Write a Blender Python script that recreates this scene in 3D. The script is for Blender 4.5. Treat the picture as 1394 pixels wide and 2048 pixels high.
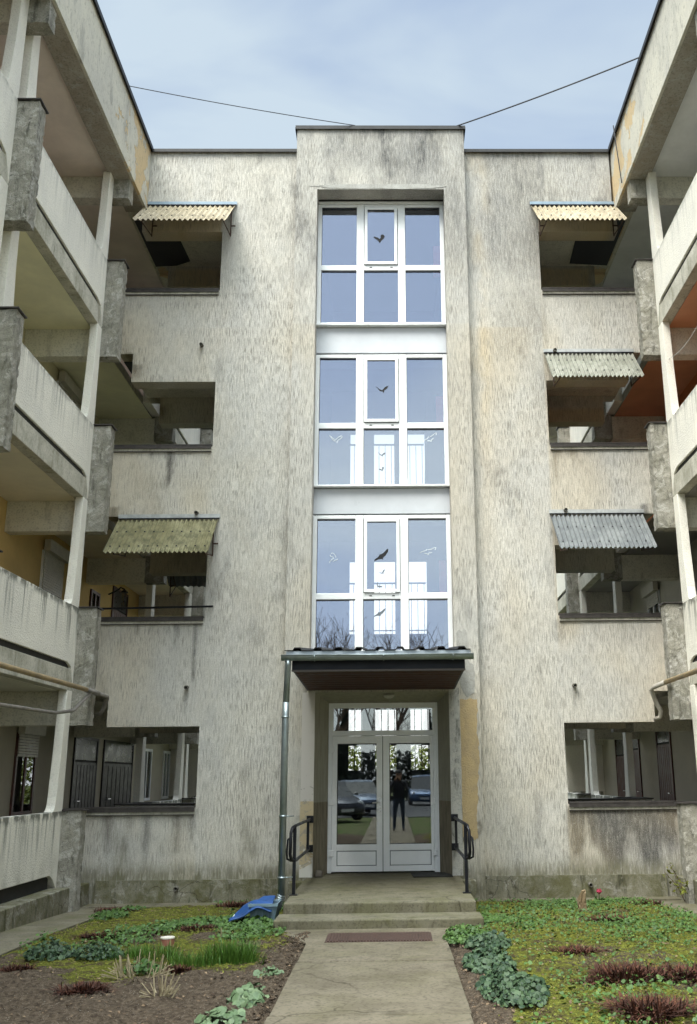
import bpy, bmesh, math, random
import numpy as np
from mathutils import Vector, Matrix
random.seed(7); rng = np.random.default_rng(11)
S = bpy.context.scene; COL = S.collection
for o in list(bpy.data.objects): bpy.data.objects.remove(o)

# ------------------------------------------------------------------ camera
CAM = Vector((0.18, -14.75, 1.70))
F_, PX_, PI_, YW_, RO_ = 1920.3, 820.0, .2696, .0184, -.0109
fw = Vector((math.sin(YW_)*math.cos(PI_), math.cos(YW_)*math.cos(PI_), math.sin(PI_)))
R0 = Vector((math.cos(YW_), -math.sin(YW_), 0)); U0 = R0.cross(fw)
Rr = R0*math.cos(RO_) + U0*math.sin(RO_); Ur = -R0*math.sin(RO_) + U0*math.cos(RO_)
cd = bpy.data.cameras.new('camera'); cam = bpy.data.objects.new('camera', cd); COL.objects.link(cam)
m = Matrix((Rr, Ur, -fw)).transposed().to_4x4(); m.translation = CAM; cam.matrix_world = m
cd.sensor_fit = 'HORIZONTAL'; cd.sensor_width = 36; cd.lens = F_/1394*36
cd.shift_x = (697-PX_)/1394; cd.shift_y = 0; cd.clip_start = .02; cd.clip_end = 2000
S.camera = cam
# ------------------------------------------------------------------ light
SUN_EL, SUN_AZ = math.radians(48), math.radians(216)       # azimuth clockwise from +y (sun behind the camera, a little to its left)
sd = Vector((math.sin(SUN_AZ)*math.cos(SUN_EL), math.cos(SUN_AZ)*math.cos(SUN_EL), math.sin(SUN_EL)))
W = bpy.data.worlds.new('World'); S.world = W; W.use_nodes = True
wt = W.node_tree; wt.nodes.clear()
def wn(t, **k):
    n = wt.nodes.new(t)
    for a, b in k.items(): setattr(n, a, b)
    return n
sky = wn('ShaderNodeTexSky'); sky.sky_type = 'NISHITA'; sky.sun_disc = False
sky.sun_elevation = SUN_EL; sky.sun_rotation = SUN_AZ
tc = wn('ShaderNodeTexCoord'); mp = wn('ShaderNodeMapping'); mp.inputs['Scale'].default_value = (1.3, 1.3, 3.4)
nz = wn('ShaderNodeTexNoise'); nz.inputs['Scale'].default_value = 1.5; nz.inputs['Detail'].default_value = 5; nz.inputs['Distortion'].default_value = .5
rp = wn('ShaderNodeValToRGB')
rp.color_ramp.elements[0].position = .40; rp.color_ramp.elements[0].color = (.265, .340, .465, 1)
rp.color_ramp.elements[1].position = .62; rp.color_ramp.elements[1].color = (.40, .475, .535, 1)
sc = wn('ShaderNodeVectorMath', operation='SCALE'); sc.inputs['Scale'].default_value = .085
mx = wn('ShaderNodeMix', data_type='RGBA'); mx.inputs[0].default_value = .88
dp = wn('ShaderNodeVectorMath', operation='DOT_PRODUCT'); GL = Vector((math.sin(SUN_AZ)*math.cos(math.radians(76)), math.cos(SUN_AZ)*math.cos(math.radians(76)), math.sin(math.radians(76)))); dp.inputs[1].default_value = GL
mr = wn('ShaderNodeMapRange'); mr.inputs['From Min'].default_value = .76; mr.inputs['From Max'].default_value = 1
mr.inputs['To Min'].default_value = 1.0; mr.inputs['To Max'].default_value = 13.0; mr.interpolation_type = 'SMOOTHSTEP'  # extra sky glow overhead, out of frame, added to light the wing walls
s2 = wn('ShaderNodeVectorMath', operation='SCALE')
bg = wn('ShaderNodeBackground'); wo = wn('ShaderNodeOutputWorld')
lk = wt.links.new
lk(tc.outputs['Generated'], mp.inputs[0]); lk(mp.outputs[0], nz.inputs[0]); lk(nz.outputs['Fac'], rp.inputs[0])
lk(sky.outputs[0], sc.inputs[0]); lk(sc.outputs[0], mx.inputs[6]); lk(rp.outputs[0], mx.inputs[7])
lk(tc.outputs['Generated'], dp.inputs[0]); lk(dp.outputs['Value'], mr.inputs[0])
# thinner, whiter cloud low in the sky beyond the building
sx_ = wn('ShaderNodeSeparateXYZ'); lk(tc.outputs['Generated'], sx_.inputs[0])
hz1 = wn('ShaderNodeMapRange'); hz1.interpolation_type = 'SMOOTHSTEP'; hz1.inputs[1].default_value = .46; hz1.inputs[2].default_value = .22; lk(sx_.outputs[2], hz1.inputs[0])
hz2 = wn('ShaderNodeMapRange'); hz2.interpolation_type = 'SMOOTHSTEP'; hz2.inputs[1].default_value = .2; hz2.inputs[2].default_value = .75; lk(sx_.outputs[1], hz2.inputs[0])
hzm = wn('ShaderNodeMath', operation='MULTIPLY'); lk(hz1.outputs[0], hzm.inputs[0]); lk(hz2.outputs[0], hzm.inputs[1])
mxh = wn('ShaderNodeMix', data_type='RGBA'); lk(hzm.outputs[0], mxh.inputs[0]); lk(mx.outputs[2], mxh.inputs[6]); mxh.inputs[7].default_value = (1.0, 1.03, 1.02, 1)
bk = wn('ShaderNodeMapRange'); bk.interpolation_type = 'SMOOTHSTEP'; bk.inputs[1].default_value = .15; bk.inputs[2].default_value = -.55; lk(sx_.outputs[1], bk.inputs[0])  # sky behind the camera, unseen, brightened to light facade and wings
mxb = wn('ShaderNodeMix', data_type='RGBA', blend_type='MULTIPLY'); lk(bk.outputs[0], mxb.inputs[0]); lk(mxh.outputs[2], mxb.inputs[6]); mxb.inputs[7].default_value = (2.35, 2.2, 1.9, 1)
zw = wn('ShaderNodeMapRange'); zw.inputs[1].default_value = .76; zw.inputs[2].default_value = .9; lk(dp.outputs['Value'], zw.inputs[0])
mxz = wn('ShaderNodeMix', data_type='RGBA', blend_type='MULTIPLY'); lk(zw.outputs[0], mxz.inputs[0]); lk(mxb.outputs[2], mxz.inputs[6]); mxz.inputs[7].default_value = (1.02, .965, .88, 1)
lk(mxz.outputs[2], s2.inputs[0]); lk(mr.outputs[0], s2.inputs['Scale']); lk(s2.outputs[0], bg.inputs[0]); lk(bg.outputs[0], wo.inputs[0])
bg.inputs[1].default_value = 1.0
sl = bpy.data.lights.new('sun', 'SUN'); sl.energy = 1.1; sl.angle = math.radians(26); sl.color = (1, .93, .82)
so = bpy.data.objects.new('sun', sl); COL.objects.link(so); so.rotation_euler = (-sd).to_track_quat('-Z', 'Y').to_euler()
S.view_settings.view_transform = 'Standard'; S.view_settings.look = 'None'; S.view_settings.gamma = 1
S.view_settings.exposure = .77

# ------------------------------------------------------------------ materials
def V(*a): return tuple(a)
class NT:
    def __init__(s, name, rough=.85, metal=0., spec=.3):
        s.m = bpy.data.materials.new(name); s.m.use_nodes = True; s.t = s.m.node_tree
        s.b = s.t.nodes['Principled BSDF']; s.b.inputs['Roughness'].default_value = rough
        s.b.inputs['Metallic'].default_value = metal; s.b.inputs['Specular IOR Level'].default_value = spec
        g = s.n('ShaderNodeNewGeometry'); s.pos = g.outputs['Position']; s.nrm = g.outputs['Normal']
    def n(s, t, **k):
        x = s.t.nodes.new(t)
        for a, b in k.items(): setattr(x, a, b)
        return x
    def l(s, a, b): s.t.links.new(a, b)
    def noise(s, scale=(1, 1, 1), detail=4, rough=.55, dist=0., seed=0):
        mpn = s.n('ShaderNodeMapping'); mpn.inputs['Scale'].default_value = scale if isinstance(scale, tuple) else (scale,)*3
        mpn.inputs['Location'].default_value = (seed*3.17, seed*1.31, seed*2.43)
        s.l(s.pos, mpn.inputs[0]); q = s.n('ShaderNodeTexNoise'); q.inputs['Scale'].default_value = 1
        q.inputs['Detail'].default_value = detail; q.inputs['Roughness'].default_value = rough; q.inputs['Distortion'].default_value = dist
        s.l(mpn.outputs[0], q.inputs[0]); return q.outputs['Fac']
    def ramp(s, v, a, b, lo=0., hi=1., smooth=True):
        r = s.n('ShaderNodeMapRange'); r.inputs[1].default_value = a; r.inputs[2].default_value = b
        r.inputs[3].default_value = lo; r.inputs[4].default_value = hi
        if smooth: r.interpolation_type = 'SMOOTHSTEP'
        s.l(v, r.inputs[0]); return r.outputs[0]
    def math(s, op, a, b=0.):
        q = s.n('ShaderNodeMath', operation=op)
        for i, v in enumerate((a, b)):
            if isinstance(v, (int, float)): q.inputs[i].default_value = v
            else: s.l(v, q.inputs[i])
        return q.outputs[0]
    def mix(s, f, a, b):
        q = s.n('ShaderNodeMix', data_type='RGBA')
        if isinstance(f, (int, float)): q.inputs[0].default_value = f
        else: s.l(f, q.inputs[0])
        for i, v in ((6, a), (7, b)):
            if isinstance(v, tuple): q.inputs[i].default_value = (*v, 1)
            else: s.l(v, q.inputs[i])
        return q.outputs[2]
    def xyz(s):
        q = s.n('ShaderNodeSeparateXYZ'); s.l(s.pos, q.inputs[0]); return q.outputs
    def attr(s, name='stain'):
        a = s.n('ShaderNodeAttribute', attribute_name=name); q = s.n('ShaderNodeSeparateColor'); s.l(a.outputs['Color'], q.inputs[0]); return q.outputs
    def base(s, c):
        if isinstance(c, tuple): s.b.inputs['Base Color'].default_value = (*c, 1)
        else: s.l(c, s.b.inputs['Base Color'])
    def bump(s, h, dist=.01, strength=1.):
        q = s.n('ShaderNodeBump'); q.inputs['Distance'].default_value = dist; q.inputs['Strength'].default_value = strength
        s.l(h, q.inputs['Height']); s.l(q.outputs[0], s.b.inputs['Normal'])
    def rough(s, v): s.l(v, s.b.inputs['Roughness'])

def facade_mat():
    s = NT('scratched_stucco', .92, 0, .15)
    R, G, B = s.attr()[:3]
    g1 = s.noise((100, 100, 6), 2, .5, .12)
    groove = s.ramp(g1, .39, .47, 1, 0)
    g2 = s.noise((58, 58, 4.5), 2, .5, .15, 3)
    pit = s.ramp(g2, .36, .42, 1, 0)
    big = s.noise((.9, .9, .6), 5, .6, .4, 1); med = s.noise((5, 5, 3), 5, .65, .3, 2)
    col = s.mix(s.ramp(big, .35, .65), (.565, .53, .468), (.535, .517, .485))
    col = s.mix(s.math('MULTIPLY', s.ramp(med, .42, .7), .55), col, (.65, .62, .56))
    # soot as vertical weathering broken up by fine grain
    fine = s.noise((30, 30, 5), 5, .7, .6, 5)
    so_ = s.math('MULTIPLY', R, s.ramp(fine, .25, .75, .62, 1.3))
    col = s.mix(s.math('MINIMUM', so_, 1.), col, (.07, .07, .072))
    gr = s.noise((150, 150, 90), 2, .6, 0, 15); col = s.mix(s.math('MULTIPLY', s.ramp(gr, .38, .5, 1, 0), .30), col, (.27, .255, .225)); col = s.mix(s.math('MULTIPLY', s.ramp(gr, .55, .66), .35), col, (.78, .75, .69))
    col = s.mix(G, col, (.56, .43, .24))
    col = s.mix(s.math('MULTIPLY', B, s.ramp(fine, .3, .6, .5, 1.2)), col, (.17, .16, .105))
    deep = s.math('MULTIPLY', groove, s.ramp(s.noise((1.3, 1.3, .9), 4, .6, .4, 8), .36, .64, .14, .66))
    col = s.mix(deep, col, (.22, .205, .18)); col = s.mix(s.math('MULTIPLY', pit, s.ramp(s.noise((.9, .9, 1.1), 3, .6, 0, 12), .4, .62, .12, .46)), col, (.25, .24, .215))
    s.base(col)
    h = s.math('SUBTRACT', s.math('MULTIPLY', med, .3), s.math('ADD', groove, s.math('MULTIPLY', pit, .4)))
    s.bump(h, .010, .62); return s.m

def plaster_mat(name, c1, c2, scale=60, stain=.5, dist=.006, streak=True, moss=0.):
    """roughcast of the gallery panels: dark run-off under each parapet top (every 2.8 m)"""
    s = NT(name, .93, 0, .15)
    b1 = s.noise(scale, 3, .6); big = s.noise(1.3, 5, .6, .3, 2)
    col = s.mix(s.ramp(big, .35, .65), c1, c2)
    col = s.mix(s.math('MULTIPLY', s.ramp(b1, .3, .5, 1, 0), .28), col, tuple(c*.55 for c in c1))
    if streak:
        X, Y, Z = s.xyz()[:3]
        fr = s.math('FRACT', s.math('DIVIDE', s.math('SUBTRACT', Z, 1.305), 2.8))
        st = s.noise((14, 14, .7), 4, .65, .3, 4)
        top = s.math('MULTIPLY', s.ramp(fr, .72, 1.0), s.ramp(st, .46, .68))
        rim = s.math('MULTIPLY', s.ramp(fr, .955, .995), s.ramp(s.noise((6, 6, 6), 4, .6, 0, 6), .4, .55))
        lev = s.ramp(Z, 8.5, 3.5, .35, 1.2)
        k = s.math('MULTIPLY', s.math('MULTIPLY', s.math('ADD', top, rim), stain), lev)
        col = s.mix(s.math('MINIMUM', k, .85), col, (.12, .12, .10))
        low = s.math('MULTIPLY', s.ramp(Z, .95, .3), s.ramp(s.noise((4, 4, 2), 4, .6, 0, 9), .4, .7, .1, .55))
        col = s.mix(low, col, (.2, .19, .13))
    s.base(col); s.bump(b1, dist, .8); return s.m

def concrete_mat(name, c1, c2, dark=(.08, .08, .07), amt=.5, moss=0., paint=0., scale=5., dist=.006):
    s = NT(name, .93, 0, .15)
    n1 = s.noise(scale, 6, .65, .4); n2 = s.noise((scale*2.5, scale*2.5, scale*.6), 5, .7, .4, 3); n3 = s.noise(scale*16, 3, .6, 0, 5)
    col = s.mix(s.ramp(n1, .32, .66), c1, c2)
    col = s.mix(s.math('MULTIPLY', s.ramp(n2, .5, .72), amt), col, dark)
    if paint: col = s.mix(s.math('MULTIPLY', s.ramp(s.noise(scale*1.4, 7, .7, .8, 7), .53, .57), paint), col, (.52, .50, .46))
    if moss:
        Z = s.xyz()[2]
        mm = s.math('MULTIPLY', s.ramp(s.noise(scale*.8, 6, .7, .3, 11), .40, .66), moss)
        col = s.mix(mm, col, (.105, .10, .042))
    col = s.mix(s.math('MULTIPLY', s.ramp(n3, .35, .5, 1, 0), .45), col, tuple(c*.45 for c in c1))
    s.base(col); s.bump(s.math('ADD', n1, s.math('MULTIPLY', n3, .4)), dist, .9); return s.m

def plain(name, c, rough=.6, metal=0., var=.12, scale=8., spec=.4, bump=0.):
    s = NT(name, rough, metal, spec)
    n1 = s.noise(scale, 5, .65, .3)
    s.base(s.mix(s.ramp(n1, .3, .7), tuple(x*(1-var) for x in c), tuple(min(1, x*(1+var)) for x in c)))
    s.rough(s.ramp(n1, .3, .7, max(.03, rough-.08), min(1, rough+.1)))
    if bump: s.bump(s.noise(scale*6, 3, .6, 0, 2), bump, .7)
    return s.m

M = {}
M['stucco'] = facade_mat()
M['panel'] = plaster_mat('roughcast_plaster', (.84, .80, .71), (.77, .735, .66), 45, .75, .012)
M['column'] = plaster_mat('pale_painted_plaster', (.68, .65, .59), (.58, .56, .52), 40, .55, .006)
M['fascia'] = None
M['fin'] = concrete_mat('grey_concrete', (.24, .228, .195), (.36, .34, .295), (.055, .055, .046), .85, .25, .5, 4.2, .014)
M['beam'] = concrete_mat('painted_beam_concrete', (.74, .70, .60), (.66, .63, .54), (.2, .19, .16), .4, 0, 0, 2.5, .004)
M['slab'] = concrete_mat('slab_edge_concrete', (.50, .475, .40), (.60, .57, .49), (.12, .12, .08), .6, .35, 0, 3., .006)
M['gap'] = plain('dark_joint', (.025, .024, .022), .9)
M['coping'] = plain('weathered_coping_metal', (.055, .048, .045), .6, .3, .3, 12)
M['flash'] = plain('black_roof_flashing', (.022, .021, .022), .55, .2)
M['plinth'] = concrete_mat('mossy_plinth_concrete', (.17, .16, .118), (.24, .225, .17), (.03, .03, .02), .95, .85, .3, 3.2, .012)
def cracked(name, base, scale, seed):
    t = base.node_tree; b = t.nodes['Principled BSDF']; src = b.inputs['Base Color'].links[0].from_socket
    g = t.nodes.new('ShaderNodeNewGeometry'); nz_ = t.nodes.new('ShaderNodeTexNoise'); nz_.inputs['Scale'].default_value = 3; nz_.inputs['Detail'].default_value = 5
    ad = t.nodes.new('ShaderNodeVectorMath'); ad.operation = 'MULTIPLY_ADD'; ad.inputs[1].default_value = (.35, .35, .35)
    t.links.new(g.outputs['Position'], nz_.inputs[0]); t.links.new(nz_.outputs['Color'], ad.inputs[0]); t.links.new(g.outputs['Position'], ad.inputs[2])
    vo = t.nodes.new('ShaderNodeTexVoronoi'); vo.feature = 'DISTANCE_TO_EDGE'; vo.inputs['Scale'].default_value = scale; t.links.new(ad.outputs[0], vo.inputs[0])
    mr_ = t.nodes.new('ShaderNodeMapRange'); mr_.inputs[1].default_value = 0; mr_.inputs[2].default_value = .012; mr_.inputs[3].default_value = .75; mr_.inputs[4].default_value = 0; t.links.new(vo.outputs[0], mr_.inputs[0])
    mk = t.nodes.new('ShaderNodeTexNoise'); mk.inputs['Scale'].default_value = .9; t.links.new(g.outputs['Position'], mk.inputs[0])
    mm_ = t.nodes.new('ShaderNodeMapRange'); mm_.inputs[1].default_value = .5; mm_.inputs[2].default_value = .6; t.links.new(mk.outputs[0], mm_.inputs[0])
    mu = t.nodes.new('ShaderNodeMath'); mu.operation = 'MULTIPLY'; t.links.new(mr_.outputs[0], mu.inputs[0]); t.links.new(mm_.outputs[0], mu.inputs[1])
    mx_ = t.nodes.new('ShaderNodeMix'); mx_.data_type = 'RGBA'; mx_.inputs[7].default_value = (.035, .03, .02, 1); t.links.new(mu.outputs[0], mx_.inputs[0]); t.links.new(src, mx_.inputs[6]); t.links.new(mx_.outputs[2], b.inputs['Base Color'])
M['steps'] = concrete_mat('step_concrete', (.135, .122, .086), (.18, .163, .12), (.045, .042, .024), .7, .5, 0, 2.6, .004)
M['path'] = concrete_mat('path_concrete', (.125, .106, .076), (.175, .150, .11), (.065, .056, .038), .65, .22, 0, 2.0, .004)
cracked('p', M['path'], .8, 1); cracked('s', M['steps'], .9, 2); cracked('f', M['fin'], 2.5, 3); cracked('l', M['plinth'], 1.6, 4)
M['pvc'] = plain('white_pvc', (.86, .87, .88), .35, 0, .04, 3)
M['pvc_shade'] = plain('white_pvc_gasket', (.05, .05, .055), .6)
M['black'] = plain('black_painted_steel', (.012, .012, .016), .38, .3, .2)
M['rust'] = plain('rusty_steel', (.07, .04, .03), .75, .3, .3, 30)
M['zinc'] = plain('zinc_sheet', (.30, .345, .36), .35, .75, .12, 6)
M['roofsheet'] = plain('dark_roof_sheet', (.010, .009, .010), .6, 0)
M['navy'] = plain('dark_blue_fascia', (.006, .008, .018), .55)
M['soil_'] = None
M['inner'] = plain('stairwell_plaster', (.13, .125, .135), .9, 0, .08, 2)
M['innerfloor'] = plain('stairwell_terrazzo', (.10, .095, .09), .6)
M['rail'] = plain('stair_railing_steel', (.10, .10, .11), .5, .3)
M['redbox'] = plain('red_cabinet_paint', (.75, .16, .19), .4)

def glass_mat(name, refl, tint=(.9, .93, .97), tr=(.86, .87, .87)):
    m_ = bpy.data.materials.new(name); m_.use_nodes = True; t = m_.node_tree; t.nodes.clear()
    o = t.nodes.new('ShaderNodeOutputMaterial'); mxs = t.nodes.new('ShaderNodeMixShader'); gl = t.nodes.new('ShaderNodeBsdfGlossy')
    tp = t.nodes.new('ShaderNodeBsdfTransparent'); lw = t.nodes.new('ShaderNodeLayerWeight'); mrr = t.nodes.new('ShaderNodeMapRange')
    gl.inputs['Roughness'].default_value = .012; gl.inputs['Color'].default_value = (*tint, 1); tp.inputs['Color'].default_value = (*tr, 1)
    lw.inputs['Blend'].default_value = .35; mrr.inputs[3].default_value = refl; mrr.inputs[4].default_value = 1
    t.links.new(lw.outputs['Fresnel'], mrr.inputs[0]); t.links.new(mrr.outputs[0], mxs.inputs[0])
    # slightly wavy panes
    g = t.nodes.new('ShaderNodeNewGeometry'); nn = t.nodes.new('ShaderNodeTexNoise'); nn.inputs['Scale'].default_value = 1.4; nn.inputs['Detail'].default_value = 1
    bp = t.nodes.new('ShaderNodeBump'); bp.inputs['Distance'].default_value = .0012; bp.inputs['Strength'].default_value = .5
    t.links.new(g.outputs['Position'], nn.inputs[0]); t.links.new(nn.outputs['Fac'], bp.inputs['Height']); t.links.new(bp.outputs[0], gl.inputs['Normal'])
    t.links.new(tp.outputs[0], mxs.inputs[1]); t.links.new(gl.outputs[0], mxs.inputs[2]); t.links.new(mxs.outputs[0], o.inputs[0]); return m_
M['glass'] = glass_mat('coated_window_glass', .215, (.80, .85, 1.))
M['glassdoor'] = glass_mat('door_glass', .13, (.8, .83, .85))
M['roomglass'] = plain('dark_room_glass', (.02, .022, .02), .3, 0, .2, 4)
M['glassdark'] = glass_mat('plain_dark_glass', .12)

# ------------------------------------------------------------------ mesh helpers
ROOTS = {}
def tagp(o, label=None, cat=None, group=None, kind=None):
    if label: o['label'] = label
    if cat: o['category'] = cat
    if group: o['group'] = group
    if kind: o['kind'] = kind
    return o
def empty(name, loc, label, cat, group=None):
    o = bpy.data.objects.new(name, None); COL.objects.link(o); o.location = loc; o.empty_display_size = .2
    ROOTS[o.name] = Vector(loc); return tagp(o, label, cat, group)
def root_loc(o):
    while o.parent: o = o.parent
    return Vector(o.location)
class MB:
    def __init__(s): s.v = []; s.f = []; s.uv = None; s.c = {}
    def add(s, vs, fs):
        n = len(s.v); s.v += [tuple(map(float, a)) for a in vs]; s.f += [tuple(i+n for i in f) for f in fs]; return s
    def box(s, x0, x1, y0, y1, z0, z1):
        x0, x1 = min(x0, x1), max(x0, x1); y0, y1 = min(y0, y1), max(y0, y1)
        return s.add([(x0, y0, z0), (x1, y0, z0), (x1, y1, z0), (x0, y1, z0), (x0, y0, z1), (x1, y0, z1), (x1, y1, z1), (x0, y1, z1)],
                     [(0, 3, 2, 1), (4, 5, 6, 7), (0, 1, 5, 4), (1, 2, 6, 5), (2, 3, 7, 6), (3, 0, 4, 7)])
    def prism(s, poly, axis, a, b):
        """poly = list of 2-D points; extruded along axis 'x' ((y,z) poly), 'y' ((x,z) poly) or 'z' ((x,y) poly) from a to b"""
        mk = {'x': lambda p, t: (t, p[0], p[1]), 'y': lambda p, t: (p[0], t, p[1]), 'z': lambda p, t: (p[0], p[1], t)}[axis]
        n = len(poly); vs = [mk(p, a) for p in poly] + [mk(p, b) for p in poly]
        fs = [tuple(range(n)), tuple(range(2*n-1, n-1, -1))] + [(i, i+n, (i+1) % n+n, (i+1) % n) for i in range(n)]
        return s.add(vs, fs)
    def tube(s, pts, r, n=8, cap=True):
        pts = [Vector(p) for p in pts]; rs = r if isinstance(r, (list, tuple)) else [r]*len(pts)
        base = len(s.v); up = None
        for i, p in enumerate(pts):
            d = (pts[min(i+1, len(pts)-1)]-pts[max(i-1, 0)]).normalized()
            if up is None: up = d.orthogonal().normalized()
            else: up = (up-d*up.dot(d)).normalized()
            w = d.cross(up)
            for k in range(n):
                a = 2*math.pi*k/n; s.v.append(tuple(p+(up*math.cos(a)+w*math.sin(a))*rs[i]))
        for i in range(len(pts)-1):
            for k in range(n):
                s.f.append((base+i*n+k, base+i*n+(k+1) % n, base+(i+1)*n+(k+1) % n, base+(i+1)*n+k))
        if cap: s.f.append(tuple(base+k for k in range(n-1, -1, -1))); s.f.append(tuple(base+(len(pts)-1)*n+k for k in range(n)))
        return s
    def build(s, name, mat, parent=None, smooth=False, fix=True, bevel=0, stain=None, origin=None):
        me = bpy.data.meshes.new(name)
        loc = root_loc(parent) if parent else Vector(origin) if origin is not None else Vector((0, 0, 0))
        vs = np.array(s.v, float)
        me.from_pydata((vs-np.array(loc)).tolist(), [], s.f)
        if fix:
            bm = bmesh.new(); bm.from_mesh(me); bmesh.ops.recalc_face_normals(bm, faces=bm.faces); bm.to_mesh(me); bm.free()
        me.materials.append(mat)
        if smooth: me.polygons.foreach_set('use_smooth', [True]*len(me.polygons))
        o = bpy.data.objects.new(name, me); COL.objects.link(o)
        if parent: o.parent = parent
        else: o.location = loc
        if bevel:
            b = o.modifiers.new('bevel', 'BEVEL'); b.width = bevel; b.segments = 2; b.limit_method = 'ANGLE'
        if stain is not None:
            a = me.color_attributes.new('stain', 'FLOAT_COLOR', 'POINT')
            c = stain(vs); a.data.foreach_set('color', np.concatenate([c, np.ones((len(c), 1))], 1).astype(np.float32).ravel())
        return o
def box(name, mat, parent, b, bevel=0, **k): return MB().box(*b).build(name, mat, parent, bevel=bevel, **k)

class VN:   # smooth 2-D value noise for placing stains and plants
    def __init__(s, seed): s.g = np.random.default_rng(seed).random((257, 257))
    def __call__(s, x, y, oct=3):
        r = 0; amp = 1; tot = 0; x = np.asarray(x, float)+500.; y = np.asarray(y, float)+500.
        for _ in range(oct):
            xi = np.floor(x).astype(int); yi = np.floor(y).astype(int); fx = x-xi; fy = y-yi
            fx = fx*fx*(3-2*fx); fy = fy*fy*(3-2*fy); g = s.g
            a = g[xi % 256, yi % 256]; b = g[(xi+1) % 256, yi % 256]; c = g[xi % 256, (yi+1) % 256]; d = g[(xi+1) % 256, (yi+1) % 256]
            r = r+amp*((a*(1-fx)+b*fx)*(1-fy)+(c*(1-fx)+d*fx)*fy); tot += amp; amp *= .5; x = x*2.03+17; y = y*2.03+31
        return r/tot
n1, n2, n3 = VN(1), VN(2), VN(3)
def ss(a, b, x): t = np.clip((x-a)/(b-a), 0, 1); return t*t*(3-2*t)

STREAKS = [  # x, top z, length, half-width, strength
 (2.84, 1.27, .95, .06, .85), (3.10, 1.27, .62, .055, .6), (3.38, 1.27, 1.05, .10, .95), (3.63, 1.27, .42, .06, .5), (3.93, 1.27, .95, .10, .85), (4.22, 1.27, .8, .09, .45),
 (-3.43, 6.86, .75, .055, .75), (-3.7, 6.86, .35, .03, .4), (-3.15, 4.05, .5, .04, .45), (-2.86, 4.05, 1.3, .04, .45), (-3.75, 4.05, .3, .03, .35), (-3.55, 4.05, .2, .05, .3), (-2.98, 1.27, .7, .07, .5), (-3.45, 1.27, .95, .06, .5), (-4.0, 1.27, .9, .06, .4), (-2.8, 1.27, .5, .05, .4), (-3.7, 1.27, .5, .06, .3),
 (2.8, 6.86, .7, .05, .45), (2.9, 6.86, .3, .05, .4), (3.3, 4.06, .4, .04, .25), (3.75, 4.06, .5, .04, .25), (3.1, 6.86, .25, .04, .3), (2.79, 4.06, .35, .12, .3),
 (-4.2, 8.75, .45, .11, .6), (-4.05, 8.35, .35, .10, .55), (-2.95, 8.72, .25, .02, .4), (2.92, 3.0, .4, .03, .35), (-2.95, 3.0, .5, .03, .35), (-4.25, 5.9, .5, .10, .55), (4.2, 5.9, .45, .08, .5)]
def wall_stain(v):
    x, y, z = v[:, 0], v[:, 1], v[:, 2]
    bl = n1(x*.8, z*.55, 4); b2 = n2(x*2.6, z*1.3, 4); b3 = n3(x*7, z*2.2, 3)
    tower = (np.abs(x) < 1.49)
    R = ss(7.5, 12.0, z)*(.10+.14*ss(.4, .7, bl)) + ss(11.9, 12.45, z)*.16*b2
    R += .08*ss(.48, .72, bl)*ss(2.2, 6, z)*(.6+.8*(x > 0))
    R += np.where(tower, ss(5, 12, z)*(.07+.17*ss(.42, .62, b2)), 0)
    R += np.where(tower & (x > 0), ss(2, 7, z)*.13, 0)
    R += np.where((x > 1.49) & (x < 2.9), ss(5, 9, z)*.18*(.5+bl), 0) - np.where((x > 1.5) & (x < 1.85), .12*ss(6, 9, z), 0)
    R += .30*ss(.60, .75, b2)*ss(.5, .62, b3) + .07*ss(.45, .7, n3(x*3.1+2, z*1.6, 4))
    for (sx, zt, L, w, k) in STREAKS:
        wob = (n3(z*2.3+sx*9, z*0+sx*3, 3)-.5)*w*1.6
        t = (zt-z)/L; w = w*(1.75 if (sx > 2.7 and zt < 2) else 1.15); prof = np.exp(-((x-sx-wob)/(w*(1-.45*np.clip(t, 0, 1))))**2)
        R += (2.3 if sx > 2.7 and zt < 2 else 1.5)*k*prof*ss(0, .04, t)*(1-ss(.45, 1.05, t+(b3-.5)*.5))*(.55+.8*n2(x*9, z*5, 3))
    R += np.where((x > 2.7) & (z < 1.27), .60*ss(.2, .9, b2+.1)*ss(.3, 1.2, z+.3), 0)
    R += np.where((x < -2.7) & (z < 1.27), .16*ss(.3, .8, b2), 0)
    R *= 1-.72*((z > 8.55) & (z < 9.72) & (np.abs(x) > 2.8))
    R *= 1-.4*(((z > 5.75) & (z < 6.95)) | ((z > 2.9) & (z < 4.12)))*(np.abs(x) > 2.8)*(R < .45)
    G = .75*((z > 10.8) & (z < 11.17) & (np.abs(x) > 2.74)) * ss(4.2, 3.9, np.abs(x)) + .5*((z > 8.0) & (z < 8.25) & (x > 2.9))
    G = G*(.6+.5*b2) + .25*ss(.5, .7, n3(x*.7+5, z*.4, 3))*(np.abs(x) > 2.7)*(z < 10)
    G = np.maximum(G, .18*ss(.45, .65, n2(x*.6+9, z*.35, 3))*(z < 9))
    G += .55*np.exp(-((x-1.7)/.16)**2)*ss(4, 9, z)*ss(.3, .6, b2) * .6
    B = ss(.62, .36, z+(b2-.5)*.25)*.75*ss(.25, .6, bl+.2) + .5*ss(1.5, .3, z)*ss(.56, .75, b2)*(x < 0)
    B = np.where(y > .05, B*.6, B)
    return np.clip(np.stack([R, G, B], 1), 0, 1)
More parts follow.
